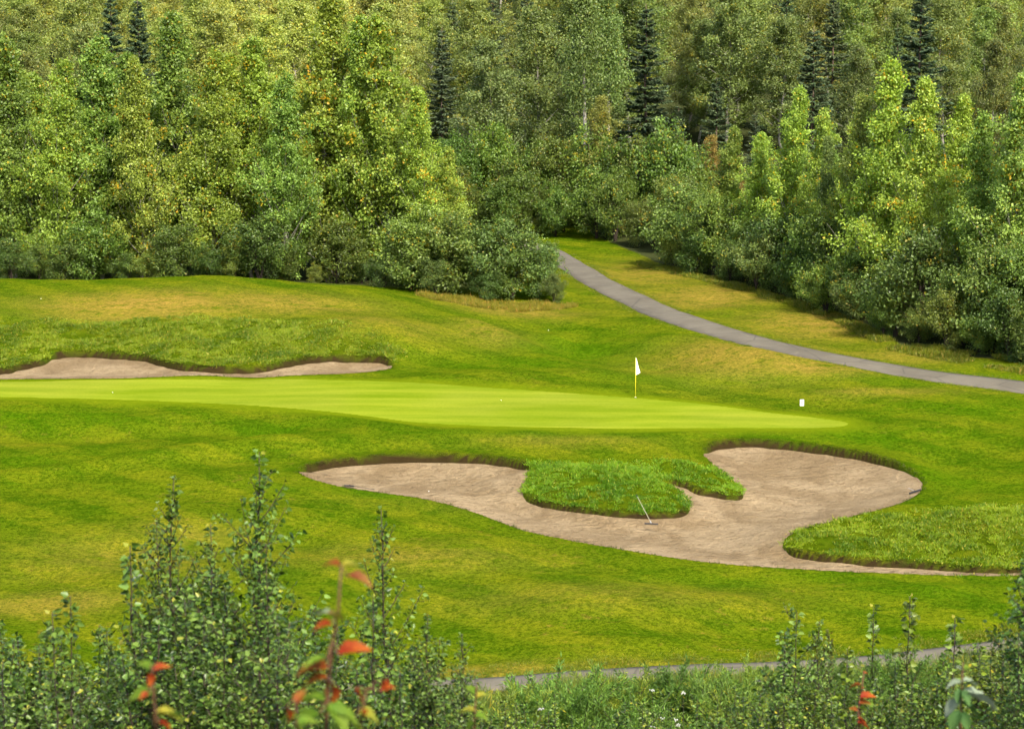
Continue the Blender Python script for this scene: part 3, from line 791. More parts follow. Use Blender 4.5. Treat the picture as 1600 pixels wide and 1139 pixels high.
# low dark growth at the foot of the left grove
for i in range(17):
    px = -20 + i * 42 + random.uniform(-10, 10)
    plant_px('shrub', i, px, (random.uniform(335, 375) if i % 3 == 1 else random.uniform(375, 415)) + (max(0, px - 450) * 0.08), random.uniform(161, 166), random.uniform(0.8, 1.35), jig(random.choice([(0.60, 0.76, 0.52), (0.78, 0.92, 0.55), (1.0, 1.02, 0.6)]), 0.15), label='dark shrub at the foot of the left grove, %s from the left' % ORD[i], cat='shrub', group='dark shrubs at the foot of the left grove')
# bushes at the right end of the left grove
LB = [(640, 330, 159, 1.1, YG, 'tall yellowish shrub under the half-height poplar, behind the mound shoulder'), (700, 335, 158, 1.1, YG, 'bright shrub with glossy leaves in the middle of the bush lobe beside the mound'),
      (752, 348, 158, 1.1, MG, 'round green shrub standing over the brown grass strip beside the mound'), (800, 362, 158.5, 1.05, MG, 'leafy shrub with red stems second from the end of the bush lobe'), (842, 378, 159, 0.95, MG, 'last shrub of the bush lobe, beside the bend of the far path'),
      (858, 378, 170, 0.85, MG, 'shrub standing right where the far path slips behind the bush lobe'), (866, 425, 157.5, 0.9, OLIVE, 'small drooping shrub at the path end of the bush lobe'), (680, 405, 156.5, 1.2, OLIVE, 'low dark olive shrub at the foot of the bush lobe near the mound'), (760, 420, 156.5, 1.2, DG, 'low dark shrub at the foot of the bush lobe above the brown grass'), (600, 395, 159, 1.2, DG, 'low dark shrub where the bush lobe meets the left grove')]
for i, (px, top, Y, w, t, lab) in enumerate(LB):
    plant_px('shrub', i, px, top, Y, w, jig(t), label=lab, cat='shrub', group='bushes beside the mound')

# right grove
RIGHT = [
    (1600, 118, 134, 0.9, MG, 'bright green poplar cut by the right edge of the picture'),
    (1545, 178, 137, 0.85, MG, 'green poplar second from the right edge, behind the path'),
    (1500, 152, 141, 0.85, YG, 'slim yellow-green poplar in the right grove, third from the right edge'),
    (1442, 124, 143, 0.8, YG, 'narrow poplar with a spiky top between the two tallest trees of the right grove'),
    (1372, 98, 146, 0.85, YG, 'tallest poplar of the right grove with a pale bare trunk low down'),
    (1322, 178, 152, 0.85, YG, 'bright bushy poplar just left of the tallest tree of the right grove'),
    (1282, 172, 158, 0.85, YG, 'yellow-green poplar with a blunt top in the right grove'),
    (1234, 138, 162, 0.8, YG, 'slender pale-topped poplar at the left part of the right grove'),
    (1188, 208, 167, 0.85, YG, 'shorter poplar with orange-tinged leaves at the left part of the right grove'),
    (1140, 268, 173, 0.9, YG, 'low bushy poplar near the left end of the right grove'),
    (1090, 300, 179, 0.9, MG, 'lowest poplar at the left end of the right grove'),
]
for i, (px, top, Y, w, t, lab) in enumerate(RIGHT):
    plant_px('poplar', i + 1, px, top, Y, w * random.uniform(1.0, 1.15), jig(tuple(1.12 * v for v in t)), label=lab, group='poplars of the right grove')
for i in range(10):
    px = 1130 + i * 55 + random.uniform(-15, 15)
    plant_px('poplar', i + 3, px, random.uniform(190, 260), np.interp(px, [1100, 1650], [172, 146]) + random.uniform(0, 6), 1.1, jig(MG, 0.15), label='poplar half hidden in the rear rank of the right grove, %s from the left' % ORD[i], group='rear poplars of the right grove')
RB_Y = lambda px: float(np.interp(px, [860, 1040, 1250, 1400, 1600, 1700], [197, 174, 153, 135.5, 128, 124]))
for i in range(26):
    px = 1045 + i * 24 + random.uniform(-8, 8)
    Y = RB_Y(px) + random.uniform(0.2, 2.0) + (2.2 if i % 2 else 0)
    h = random.uniform(2.2, 4.6) if i % 2 == 0 else random.uniform(4.2, 7.0)
    x = at_y(px, 500, Y)[0]
    plant('shrub', i, x, Y, h, random.uniform(0.85, 1.1), jig(random.choice([(0.84, 1.0, 0.70), (0.62, 0.78, 0.60), (1.15, 1.22, 0.8), (0.95, 1.05, 0.85)]), 0.15), '%s shrub at the foot of the right grove, %s from the left' % (('low front', 'taller rear')[i % 2], ORD[i // 2]), 'shrub', 'shrubs along the foot of the right grove')
# middle bush band where the path disappears
for i in range(30):
    px = 715 + (i % 15) * 25 + random.uniform(-10, 10)
    Y = random.uniform(196, 202) if i < 15 else random.uniform(204, 212)
    if px > 930: Y -= (px - 930) * 0.10
    top = random.uniform(255, 320) if i < 15 else random.uniform(195, 255)
    plant_px('shrub', i, px, top, Y, random.uniform(0.75, 0.95), jig((0.80, 0.90, 0.55), 0.22), label='bush in the %s row beyond the bend of the far path, %s from the left' % (('front', 'rear')[i // 15], ORD[i % 15]), cat='shrub', group='bushes beyond the bend of the far path')

# back forest
SPR = [(1010, 5, 219, 1.0, 'tall dark spruce in the middle of the back forest with drooping boughs'), (1120, 120, 214, 1.0, 'half-height dark spruce left of the right grove'), (1272, 40, 216, 0.95, 'dark spruce rising behind the blunt-topped poplars of the right grove'),
       (1440, -20, 222, 1.0, 'dark spruce near the upper edge behind the spiky poplar of the right grove'), (1060, 165, 212, 1.0, 'low dark spruce beside the tall spruce of the back forest'), (1180, 175, 213, 0.9, 'small shadowy spruce behind the left part of the right grove'),
       (172, -10, 232, 0.9, 'dark spruce top showing above the left grove between pale birches'), (215, 0, 236, 0.9, 'second dark spruce top above the left grove, beside the first'), (690, 40, 228, 0.9, 'dark spruce just right of the left grove')]
for i, (px, top, Y, w, lab) in enumerate(SPR):
    plant_px('spruce', i, px, top, Y, w * 1.25, jig((1, 1, 1), 0.1), label=lab, group='spruces in the back forest')
MARK = [(760, 70, 214, 1.1, (0.85, 0.95, 1.0), 'round grey-green tree above the thicket beyond the path bend'), (840, 15, 221, 1.0, OLIVE, 'olive birch between the grey-green tree and the bare-trunked birch'), (945, 155, 204, 0.8, (1.15, 1.02, 0.7), 'small brownish-yellow tree in front of the tall spruce'),
        (1110, 212, 200, 0.75, (1.25, 0.80, 0.6), 'thin rusty-brown young tree standing left of the right grove'), (1148, 222, 199, 0.7, (1.25, 0.80, 0.6), 'second thin rusty-brown young tree, right beside the first')]
for i, (px, top, Y, w, t, lab) in enumerate(MARK):
    plant_px('birch', i, px, top, Y, w, t, label=lab, group='marked trees of the back forest')
for i, (px, top, Y, w, t, lab) in enumerate([(908, -60, 206, 0.75, OLIVE, 'birch with a long bare pale trunk in the back forest right of the middle'), (952, -40, 214, 0.8, MG, 'second pale-trunked birch, right of the long bare trunk'), (1352, 150, 149.0, 0.8, YG, 'slim birch with a pale bare lower trunk in the right grove'), (1392, 190, 149.5, 0.7, YG, 'thinner pale-trunked birch right beside the slim one in the right grove'), (1296, 215, 154, 0.6, MG, 'pale-trunked young birch at the left of the slim ones in the right grove')]):
    plant_px('bare', i, px, top, Y, w, jig(t), label=lab, group='pale-trunked birches')
def far_tint(px, row):  # pale end puts distance haze into the tint, along with yellow foliage
    gold_haze = max(0.0, 1 - abs(px - 400) / 480.0) * 0.75 + 0.09 * row
    gold_haze = min(1.0, gold_haze + (0.10 if px > 1250 else 0))
    return tuple(a * (1 - gold_haze) + b * gold_haze for a, b in zip((0.64, 0.76, 0.70), (2.0, 1.8, 1.35)))
n = 0
for row, (Y0, cnt, h0) in enumerate([(233, 24, 15.5), (246, 24, 16), (258, 24, 16), (280, 24, 16), (306, 25, 17), (336, 26, 18), (368, 27, 20)]):
    for i in range(cnt):
        px = -120 + (i + random.uniform(-0.35, 0.35)) * 1840 / (cnt - 1)
        Y = Y0 + random.uniform(-6, 6); x = at_y(px, 0, Y)[0]
        if row < 1 and any(abs(px - q[0]) < 36 for q in SPR):
            continue
        sp = random.random() < (0.13 if px > 700 else 0.0)
        where = 'above the left grove' if px < 680 else ('above the right grove' if px > 1150 else 'behind the thicket in the middle')
        if sp:
            plant('spruce', n, x, Y, random.uniform(14, 18), 1.0, jig((1.1, 1.1, 1.05), .15), 'dark spruce among the birches on the hillside ' + where, 'tree', 'hillside spruces ' + where)
        else:
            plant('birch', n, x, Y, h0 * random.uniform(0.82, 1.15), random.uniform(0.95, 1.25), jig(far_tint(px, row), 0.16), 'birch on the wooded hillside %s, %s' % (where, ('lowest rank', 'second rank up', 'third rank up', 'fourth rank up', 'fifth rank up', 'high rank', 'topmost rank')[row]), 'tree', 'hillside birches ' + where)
        n += 1

# ------------------------------------------------------------------ rough grass (real blades)
def blades(name, xy, z, hgt, wid, per, seed, label, mat, tint=(1, 1, 1), spread=0.08, lean=0.6, shadef=None, bias=None):
    r = np.random.default_rng(seed); n = len(xy) * per
    P = np.c_[np.repeat(xy, per, 0), np.repeat(z, per)]
    P[:, :2] += r.normal(0, spread, (n, 2)); P[:, 2] -= 0.02
    D = unit(np.c_[r.normal(0, lean, (n, 2)), np.ones(n)])
    if bias is not None:
        D = unit(D * 0.6 + np.repeat(bias, per, 0))
    L = hgt * r.uniform(0.5, 1.2, n) * np.repeat(r.uniform(0.6, 1.3, len(xy)) * (0.45 + 1.1 * vnoise(xy[:, 0], xy[:, 1], 0.9, seed)), per)
    Nn = unit(np.c_[r.normal(0, 1, (n, 2)), r.uniform(0.1, 0.9, n)])
    tone = np.clip(np.repeat(r.random(len(xy)), per) * 0.5 + r.random(n) * 0.5 + (0 if shadef is None else np.repeat(shadef, per)), 0, 1)
    V, F, rnd, aut = crown_mesh(name, P, D, Nn, L, wid * r.uniform(.7, 1.3, n), r, 0.15, 'diamond', tone)
    o = link(name, finish_crown(name, V, F, rnd, aut), M[mat])
    o.color = (*tint, 1)
    tag(o, label, 'grass', kind='stuff')
    return o

def scatter(L, dens, seed, margin=0.0):
    r = np.random.default_rng(seed)
    lo, hi = L.min(0), L.max(0); lo[0] = max(lo[0], -34); hi[0] = min(hi[0], 36)
    n = int((hi[0] - lo[0]) * (hi[1] - lo[1]) * dens)
    x = r.uniform(lo[0], hi[0], n); y = r.uniform(lo[1], hi[1], n)
    k = sdf(L, x, y) > margin
    return np.c_[x[k], y[k]]

def clumpy(xy, seed):
    """gather tufts into clumps with gaps between"""
    a = 0.6 * vnoise(xy[:, 0], xy[:, 1], 0.55, seed) + 0.4 * vnoise(xy[:, 0], xy[:, 1], 0.24, seed + 1)
    return xy[a > 0.42]

def scatter_soft(L, dens, seed):
    """dense inside the outline, thinning out across it; also how far inside each tuft stands"""
    r = np.random.default_rng(seed); lo, hi = L.min(0) - 1.2, L.max(0) + 1.2; lo[0] = max(lo[0], -34); hi[0] = min(hi[0], 36)
    n = int((hi[0] - lo[0]) * (hi[1] - lo[1]) * dens)
    x = r.uniform(lo[0], hi[0], n); y = r.uniform(lo[1], hi[1], n)
    k = r.random(n) < sstep(-1.1, 0.7, sdf(L, x, y) + 0.9 * (vnoise(x, y, 0.9, seed) - 0.5))
    return np.c_[x[k], y[k]]

def along(L, dens, inner, outer, seed):
    r = np.random.default_rng(seed); d = np.roll(L, -1, 0) - L; ln = np.linalg.norm(d, axis=1)
    n = int(ln.sum() * dens); i = r.choice(len(L), n, p=ln / ln.sum())
    nr = np.c_[d[i, 1], -d[i, 0]] / (ln[i][:, None] + 1e-9)
    p = L[i] + d[i] * r.random((n, 1)) + nr * r.uniform(-outer, outer, (n, 1))
    s = sdf(L, p[:, 0], p[:, 1])
    return p[(s < inner) & (s > -outer)]

def on_grass(xy, keep_sand=-0.02):
    f = fields(xy[:, 0], xy[:, 1]); s = np.maximum(f['front'], f['back'])
    k = (s < keep_sand) & (f['green'] < -0.3) & (f['near'] > 1.25) & (f['far'] > 1.3) & (np.abs(xy[:, 0]) < 40)
    f = {a: b[k] for a, b in f.items()}
    return xy[k], ground_z(xy[k, 0], xy[k, 1], f)

xy, z = on_grass(clumpy(scatter_soft(BANK, 120, 1), 81)); cl = vnoise(xy[:, 0], xy[:, 1], 1.6, 31) - 0.5
blades('rough_grass', xy, z, 0.17, 0.040, 7, 41, 'shaggy rough grass on the bank above the long narrow bunker', 'blade', (0.86, 0.90, 0.45), 0.09, 0.9, cl * 1.2)
xy, z = on_grass(clumpy(np.r_[scatter_soft(PENIN, 170, 2), scatter_soft(TONGUE, 140, 3)], 83)); cl = vnoise(xy[:, 0], xy[:, 1], 1.2, 32) - 0.5
blades('rough_grass', xy, z, 0.16, 0.036, 7, 42, 'lush shaggy grass tongue between the two lobes of the front bunker', 'blade', (0.72, 1.02, 0.42), 0.08, 0.9, cl * 1.1)
xy, z = on_grass(clumpy(scatter_soft(ISLE, 130, 4), 85)); cl = vnoise(xy[:, 0], xy[:, 1], 1.3, 33) - 0.5
blades('rough_grass', xy, z, 0.16, 0.036, 7, 43, 'rough grass rise between the bunker and its thin sand tail', 'blade', (0.88, 0.98, 0.42), 0.08, 0.9, cl * 1.3)
for L_, dn, sd_, lab_ in ((FRONT, 55, 5, 'front'), (BACK, 50, 6, 'long narrow')):
    xy, z = on_grass(along(L_, dn, 0.0, 0.30, sd_), 0.0)
    e = 0.3
    gr = np.c_[sdf(L_, xy[:, 0] + e, xy[:, 1]) - sdf(L_, xy[:, 0] - e, xy[:, 1]), sdf(L_, xy[:, 0], xy[:, 1] + e) - sdf(L_, xy[:, 0], xy[:, 1] - e)] / (2 * e)
    fs = far_side(L_, xy[:, 0], xy[:, 1])
    k = np.random.default_rng(9).random(len(xy)) < 0.25 + 0.75 * fs
    xy, z, gr, fs = xy[k], z[k], gr[k], fs[k]
    blades('rough_grass', xy, z, 0.12, 0.018, 6, 44 + sd_, 'fringe of longer grass overhanging the edge of the %s bunker' % lab_, 'blade', (0.34, 0.34, 0.22), 0.05, 0.9, None, np.c_[gr * fs[:, None] * 1.1, 0.15 - 0.25 * fs])  # dark tint puts the shade of the lip into the grass colour

# ------------------------------------------------------------------ things on the course
def gz(x, y):
    return float(ground_z(np.array([x]), np.array([y]))[0])

def flagstick():
    p = hit(993, 621); z = float(base_z(p[0], p[1])[0]) + 0.012
    o = empty('flagstick', (p[0], p[1], z))
    mb = MB(); mb.tube([(0, 0, -0.1), (0, 0, 1.0), (0, 0, 2.16)], [0.017, 0.015, 0.012], 8); pole_ = mb.build('pole', M['yellow_pole'], o, True)
    mb = MB(); mb.tube([(0, 0, 2.16), (0, 0, 2.185)], [0.016, 0.012], 8); mb.build('pole_cap', M['white_paint'], pole_)
    mb = MB(); mb.tube([(0, 0, 0.002), (0, 0, 0.006)], [0.056, 0.056], 16); mb.build('cup_rim', M['white_paint'], o)
    # limp triangular pennant, hanging in soft folds
    V, F = [], []; nu, nv = 9, 12
    for side in (0, 1):
        for j in range(nv):
            v = j / (nv - 1)
            for i in range(nu):
                u = i / (nu - 1)
                w = 0.03 + 0.21 * v ** 1.05
                x = 0.012 + u * w; zz = 2.14 - 0.93 * v + 0.16 * u * v * v - 0.05 * max(0, u - 0.6) * v
                y = 0.055 * math.sin(u * 7.5 + v * 1.5) * v + (0.004 if side else 0)
                V.append((x, y, zz))
    b = nu * nv
    for s in (0, 1):
        for j in range(nv - 1):
            for i in range(nu - 1):
                q = (s * b + j * nu + i, s * b + j * nu + i + 1, s * b + (j + 1) * nu + i + 1, s * b + (j + 1) * nu + i)
                F.append(q if s else q[::-1])
    for j in range(nv - 1):
        for i in (0, nu - 1):
            F.append((j * nu + i, (j + 1) * nu + i, b + (j + 1) * nu + i, b + j * nu + i))
    me = bpy.data.meshes.new('flag'); me.from_pydata(V, [], F)
    me.polygons.foreach_set('use_smooth', np.ones(len(me.polygons), bool)); me.update()
    link('flag', me, M['flag_cloth'], o)
    tag(o, 'yellow flagstick with a limp white pennant standing on the green', 'flagstick')
flagstick()

def marker():
    p = hit(1253, 633); o = empty('marker_board', (p[0], p[1], gz(p[0], p[1])))
    mb = MB(); mb.box((0, 0, 0.205), (0.105, 0.014, 0.170)); mb.build('board', M['white_paint'], o)
    mb = MB(); mb.box((0, -0.0165, 0.235), (0.036, 0.0025, 0.10)); mb.build('dark_mark', M['dark_print'], o)
    mb = MB()
    for s in (-1, 1): mb.tube([(s * 0.07, 0, -0.1), (s * 0.07, 0, 0.05)], [0.008, 0.008], 6)
    mb.build('foot_pin', M['steel'], o)
    tag(o, 'small upright white marker board with a dark bar beside the green tip', 'marker')
marker()

def rake(head_a, head_b, grip, label, hmat, grip_up=0.0, gripz=None):
    """head_a, head_b: ends of the head on the sand; grip: far end of the handle"""
    a, b = [np.array([*q[:2], float(base_z(q[0], q[1])[0]) + q[2]]) for q in (head_a, head_b)]
    c = (a + b) / 2; o = empty('bunker_rake', c)
    a, b = Vector(a - c), Vector(b - c); d = (b - a).normalized()
    g = np.array(grip) - c
    mb = MB(); mb.tube([a, b], [0.034, 0.034], 8); hd_ = mb.build('rake_head', M['dark_plastic'], o)
    for k in range(9):
        q = a + (b - a) * (k + 0.5) / 9
        mb = MB(); mb.tube([q + Vector((0, 0, -0.02)), q + Vector((0, 0, -0.09))], [0.008, 0.004], 4); mb.build('tine', M['dark_plastic'], hd_)
    up = Vector((0, 0, 0.03)); gv = Vector(g)
    mb = MB(); mb.tube([up, up + (gv - up) * 0.07], [0.026, 0.02], 8); mb.build('socket', M['steel'] if hmat == 'wood_handle' else M['dark_plastic'], o)
    mb = MB(); mb.tube([up + (gv - up) * 0.06, up + (gv - up) * 0.5, gv], [0.013, 0.013, 0.012], 8); hn_ = mb.build('handle', M[hmat], o)
    mb = MB(); mb.tube([up + (gv - up) * 0.93, up + (gv - up) * 1.0], [0.019, 0.019], 8); mb.build('grip', M['dark_plastic'], hn_)
    tag(o, label, 'rake', 'bunker rakes')
def sandp(px, py, up=0.07):
    """a point on the bunker sand"""
    p = hit(px, py)
    for _ in range(6):
        x, y = np.array([p[0]]), np.array([p[1]])
        zs = float(base_z(x, y)[0] - sand_drop(sdf(FRONT, x, y), x, y, FRONT)[0])
        p = at_z(px, py, zs)
    return (p[0], p[1], zs + up - float(base_z(p[0], p[1])[0]))
pa, pb = sandp(1007, 820), sandp(1028, 821)
gp = hit(992, 786)
gzz = gz(gp[0], gp[1]) + 0.30
rake(pa, pb, (gp[0] + 0.0, min(gp[1], pa[1] + 1.75), gzz), 'rake with pale handle leaning on the grass tongue between the bunker lobes', 'wood_handle')
pa, pb = sandp(1421, 773), sandp(1438, 767)
gp = hit(1411, 752)
rake(pa, pb, (gp[0], min(gp[1], pa[1] + 1.9), float(base_z(gp[0], gp[1])[0]) - 0.20), 'dark rake lying at the right rim of the front bunker', 'steel')
pa, pb = sandp(538, 761.5, 0.10), sandp(553, 762.5, 0.10)
gp = hit(585, 768)
rake(pa, pb, (gp[0], gp[1], float(base_z(gp[0], gp[1])[0]) + 0.10), 'dark rake lying along the near left rim of the front bunker', 'dark_plastic')

ball_me = None
def ball(px, py, lift, label, sand=False):
    global ball_me
    p = fz if sand else hit(px, py)
    z = float(base_z(p[0], p[1])[0]) + lift
    if ball_me is None:
        import bmesh
        bm = bmesh.new(); bmesh.ops.create_icosphere(bm, subdivisions=3, radius=0.0213)
        for k, v in enumerate(bm.verts):
            if k % 2: v.co *= 0.985
        ball_me = bpy.data.meshes.new('golf_ball'); bm.to_mesh(ball_me); bm.free()
        ball_me.polygons.foreach_set('use_smooth', np.ones(len(ball_me.polygons), bool))
    o = link('golf_ball', ball_me, M['ball']); o.location = (p[0], p[1], z + 0.02)
    tag(o, label, 'golf ball', 'golf balls')
ball(176, 614, 0.012, 'white golf ball on the left end of the green')
ball(783, 626, 0.012, 'white golf ball in the middle of the green, left of the flagstick')
fz = sandp(670, 768, 0.0)
ball(670, 768, fz[2], 'white golf ball in the sand of the left bunker lobe', True)
ball(64, 468, 0.03, 'white golf ball on the mound top near the left edge, left of the dry patch')
ball(857, 517, 0.02, 'white golf ball in the hollow between mound and far path')

# ------------------------------------------------------------------ scrub between the near path and the camera's slope
r6 = np.random.default_rng(66)
sx = r6.uniform(-20, 22, 30000); line_y = np.interp(sx, PATH_NEAR[:, 0], PATH_NEAR[:, 1])
sy = line_y - 1.15 - r6.random(30000) ** 1.3 * 10
keep = vnoise(sx, sy, 1.3, 50) > 0.22
xy = np.c_[sx, sy][keep]; z = base_z(xy[:, 0], xy[:, 1])
blades('undergrowth', xy, z, 0.55, 0.02, 9, 51, 'green weedy undergrowth in front of the near path', 'weed', (1, 1, 1), 0.10, 0.55, (vnoise(xy[:, 0], xy[:, 1], 1.5, 52) - .5) * 0.8)
xs_ = r6.uniform(-16, 20, 5000); ln = np.interp(xs_, PATH_NEAR[:, 0], PATH_NEAR[:, 1])
ys_ = ln + 1.3 + r6.random(5000) ** 2 * 1.0
kv = vnoise(xs_, ys_, 0.8, 58) > 0.45; xs_, ys_ = xs_[kv], ys_[kv]
blades('verge_grass', np.c_[xs_, ys_], base_z(xs_, ys_), 0.13, 0.018, 5, 53, 'yellowish longer grass along the far edge of the near path', 'blade', (0.85, 0.75, 0.5), 0.07, 0.7)
# brown grass by the bush lobe and verge of the right grove
xv = r6.uniform(-6.5, 4.5, 9000); yv = r6.uniform(150.0, 156.5, 9000)
kv = vnoise(xv, yv, 1.4, 54) > 0.3; xv, yv = xv[kv], yv[kv]
kv = sdf(PATH_FAR, xv, yv, False) > 1.6; xv, yv = xv[kv], yv[kv]
kv = yv > np.interp(xv, [-6.5, -3, 0, 4.5], [154.0, 151.8, 151.5, 155.5]); xv, yv = xv[kv], yv[kv]
blades('dry_grass', np.c_[xv, yv], ground_z(xv, yv), 0.34, 0.03, 5, 55, 'strip of tall tawny grass at the foot of the bush lobe', 'blade', (1.2, 0.8, 0.9), 0.12, 0.5)
pv = r6.uniform(1000, 1640, 14000); Yv = np.interp(pv, [860, 1040, 1250, 1400, 1600, 1700], [197, 174, 153, 135.5, 128, 124]) - r6.random(14000) ** 2 * 3.2 + 0.8
xv = (pv - 800) / FPX * Yv * 1.0; kv = (sdf(PATH_FAR, xv, Yv, False) > 1.5) & (vnoise(xv, Yv, 2.2, 57) > 0.3)
blades('verge_grass', np.c_[xv, Yv][kv], ground_z(xv[kv], Yv[kv]), 0.26, 0.045, 4, 56, 'longer yellowing grass along the foot of the right grove', 'blade', (0.85, 0.72, 0.6), 0.12, 0.6)

for line_, half_, rg_, sd_, lab_ in ((PATH_NEAR, 0.72, (-18, 24), 71, 'near'), (PATH_FAR, 1.2, (-2, 34), 72, 'far')):
    rr = np.random.default_rng(sd_); k = rr.integers(0, len(line_) - 1, 9000); t_ = rr.random((9000, 1))
    dd = line_[k + 1] - line_[k]; nn = np.c_[-dd[:, 1], dd[:, 0]] / (np.linalg.norm(dd, axis=1)[:, None] + 1e-9)
    pp = line_[k] + dd * t_ + nn * (rr.choice([-1, 1], 9000) * (half_ + 0.02 + rr.random(9000) ** 2 * 0.5))[:, None]
    kk = (pp[:, 0] > rg_[0]) & (pp[:, 0] < rg_[1]) & (pp[:, 1] < 185) & (vnoise(pp[:, 0], pp[:, 1], 0.9, sd_) > 0.35)
    pp = pp[kk]
    blades('verge_grass', pp, base_z(pp[:, 0], pp[:, 1]), 0.10, 0.02, 4, sd_, 'ragged grass creeping over the edges of the %s cart path' % lab_, 'blade', (0.72, 0.70, 0.40), 0.06, 0.8)

# feathery mounds beside the near path
def feathery(seed):
    r = np.random.default_rng(seed); mb = MB(); P = []; D = []
    for s in range(46):
        az = r.random() * 6.28; el = r.uniform(0.55, 1.45); ln = r.uniform(0.55, 1.15)
        u = np.array([math.cos(az) * math.cos(el), math.sin(az) * math.cos(el), math.sin(el)]); t = np.linspace(0, 1, 4)[:, None]
        pts = u * ln * t + np.array([u[0], u[1], 0]) * 0.18 * t ** 2 - np.array([0, 0, 0.12]) * t ** 3
        mb.tube(pts, [0.008, .007, .005, .002], 3, False)
        w = r.uniform(0.2, 1, 230)
        P.append(np.stack([np.interp(w, t[:, 0], pts[:, k]) for k in range(3)], 1) + r.normal(0, 0.025, (230, 3)))
        D.append(unit(u * 0.6 + r.normal(0, 0.6, (230, 3)) + np.array([0, 0, .25])))
    P, D = np.concatenate(P), np.concatenate(D)
    V, F, rnd, aut = crown_mesh('foliage', P, D, unit(r.normal(0, 1, P.shape) + np.array([0, 0, .6])), r.uniform(.045, .09, len(P)), r.uniform(.009, .016, len(P)), r, 0.2)
    return mb.mesh('stem', False), finish_crown('foliage', V, F, rnd, aut * 0.96)
FEA = [feathery(600 + i) for i in range(3)]
FM = [(855, 1058, 68.5, 1.25, 'feathery green mound plant hiding the near path, the widest one'), (965, 1050, 70.5, 0.95, 'feathery green plant standing before the near path, middle of three'), (1048, 1044, 71.0, 1.05, 'feathery green plant before the near path, third from the left thicket'), (905, 1075, 67.3, 0.9, 'low bright green mound plant in the scrub beside the widest feathery one'),
      (800, 1092, 66.0, 0.9, 'feathery plant low in the scrub at the end of the sapling thicket'), (1000, 1095, 66.0, 1.0, 'feathery plant in the middle of the scrub near the lower edge'), (1120, 1075, 68, 1.0, 'feathery plant in the scrub left of the white-leaved sapling clump'), (1165, 1048, 72.0, 1.1, 'feathery plant before the near path, just left of the pale-leaved clump'), (1290, 1040, 73.0, 1.2, 'feathery plant before the near path behind the thin brownish sprig'), (1400, 1030, 74.5, 1.2, 'feathery plant before the near path between the two thin spires'), (1180, 1100, 66, 1.1, 'dark feathery plant low in the scrub under the sapling clump')]
for i, (px, top, Y, w, lab) in enumerate(FM):
    p = at_y(px, top - 20, Y); g = float(base_z(p[0], Y)[0]); h = max(0.7, p[2] - g)
    o = empty('feathery_plant', (p[0], Y, g), i * 1.3); o.scale = (h * w, h * w, h)
    st, fo = FEA[i % 3]
    link('stem', st, M['twig'], o); c = link('foliage', fo, M['weed'], o); c.color = (*jig([(0.72, 0.95, 0.75), (1.05, 1.1, 0.7), (0.6, 0.8, 0.65)][i % 3], 0.12), 1)
    tag(o, lab, 'plant', 'feathery plants before the near path')

# white-flowered weeds in the scrub
def yarrow(seed):
    r = np.random.default_rng(seed); st = MB(); hds = []
    for k in range(5):
        a = r.random() * 6.28; h = r.uniform(.7, 1.0); tip = Vector((math.cos(a) * .16, math.sin(a) * .16, h))
        st.tube([(0, 0, -.05), tip * .55 + Vector((0, 0, .03)), tip], [.006, .005, .003], 4, False)
        hd = MB(); hds.append(hd)
        for q in range(9):
            b = r.random() * 6.28; d = r.random() ** .5 * .05
            c = tip + Vector((math.cos(b) * d, math.sin(b) * d, .006 + .01 * r.random()))
            hd.tube([c, c + Vector((0, 0, .008))], [.005, .011], 6)
    P = np.c_[r.normal(0, .07, (160, 2)), r.uniform(0.05, .75, 160)]
    V, F, rnd, aut = crown_mesh('leaves', P, r.normal(0, 1, P.shape) + np.array([0, 0, .4]), r.normal(0, 1, P.shape) + np.array([0, 0, .5]), .09, .02, r)
    return st.mesh('stem'), [h_.mesh('flower_head') for h_ in hds], finish_crown('foliage', V, F, rnd, aut)
YAR = [yarrow(800), yarrow(801)]
for i, (px, py, where) in enumerate([(1030, 1076, 'top of the patch'), (1050, 1098, 'middle of the patch'), (1072, 1086, 'right side of the patch'), (1036, 1120, 'bottom of the patch'), (830, 1107, 'alone beside the left thicket')]):
    Y = 62.0 - (py - 1066) * 0.22; p = at_y(px, py, Y); g = float(base_z(p[0], Y)[0])
    o = empty('flowering_weed', (p[0], Y, g), i * 2.2); sc_ = max(.6, p[2] - g); o.scale = (1.5, 1.5, sc_)
    a_, b_, c_ = YAR[i % 2]
    link('stem', a_, M['twig'], o); [link('flower_head', q_, M['flower'], o) for q_ in b_]; link('foliage', c_, M['weed'], o)
    tag(o, 'weed with flat white flower heads in the scrub, ' + where, 'flower', 'white-flowered weeds in the scrub')

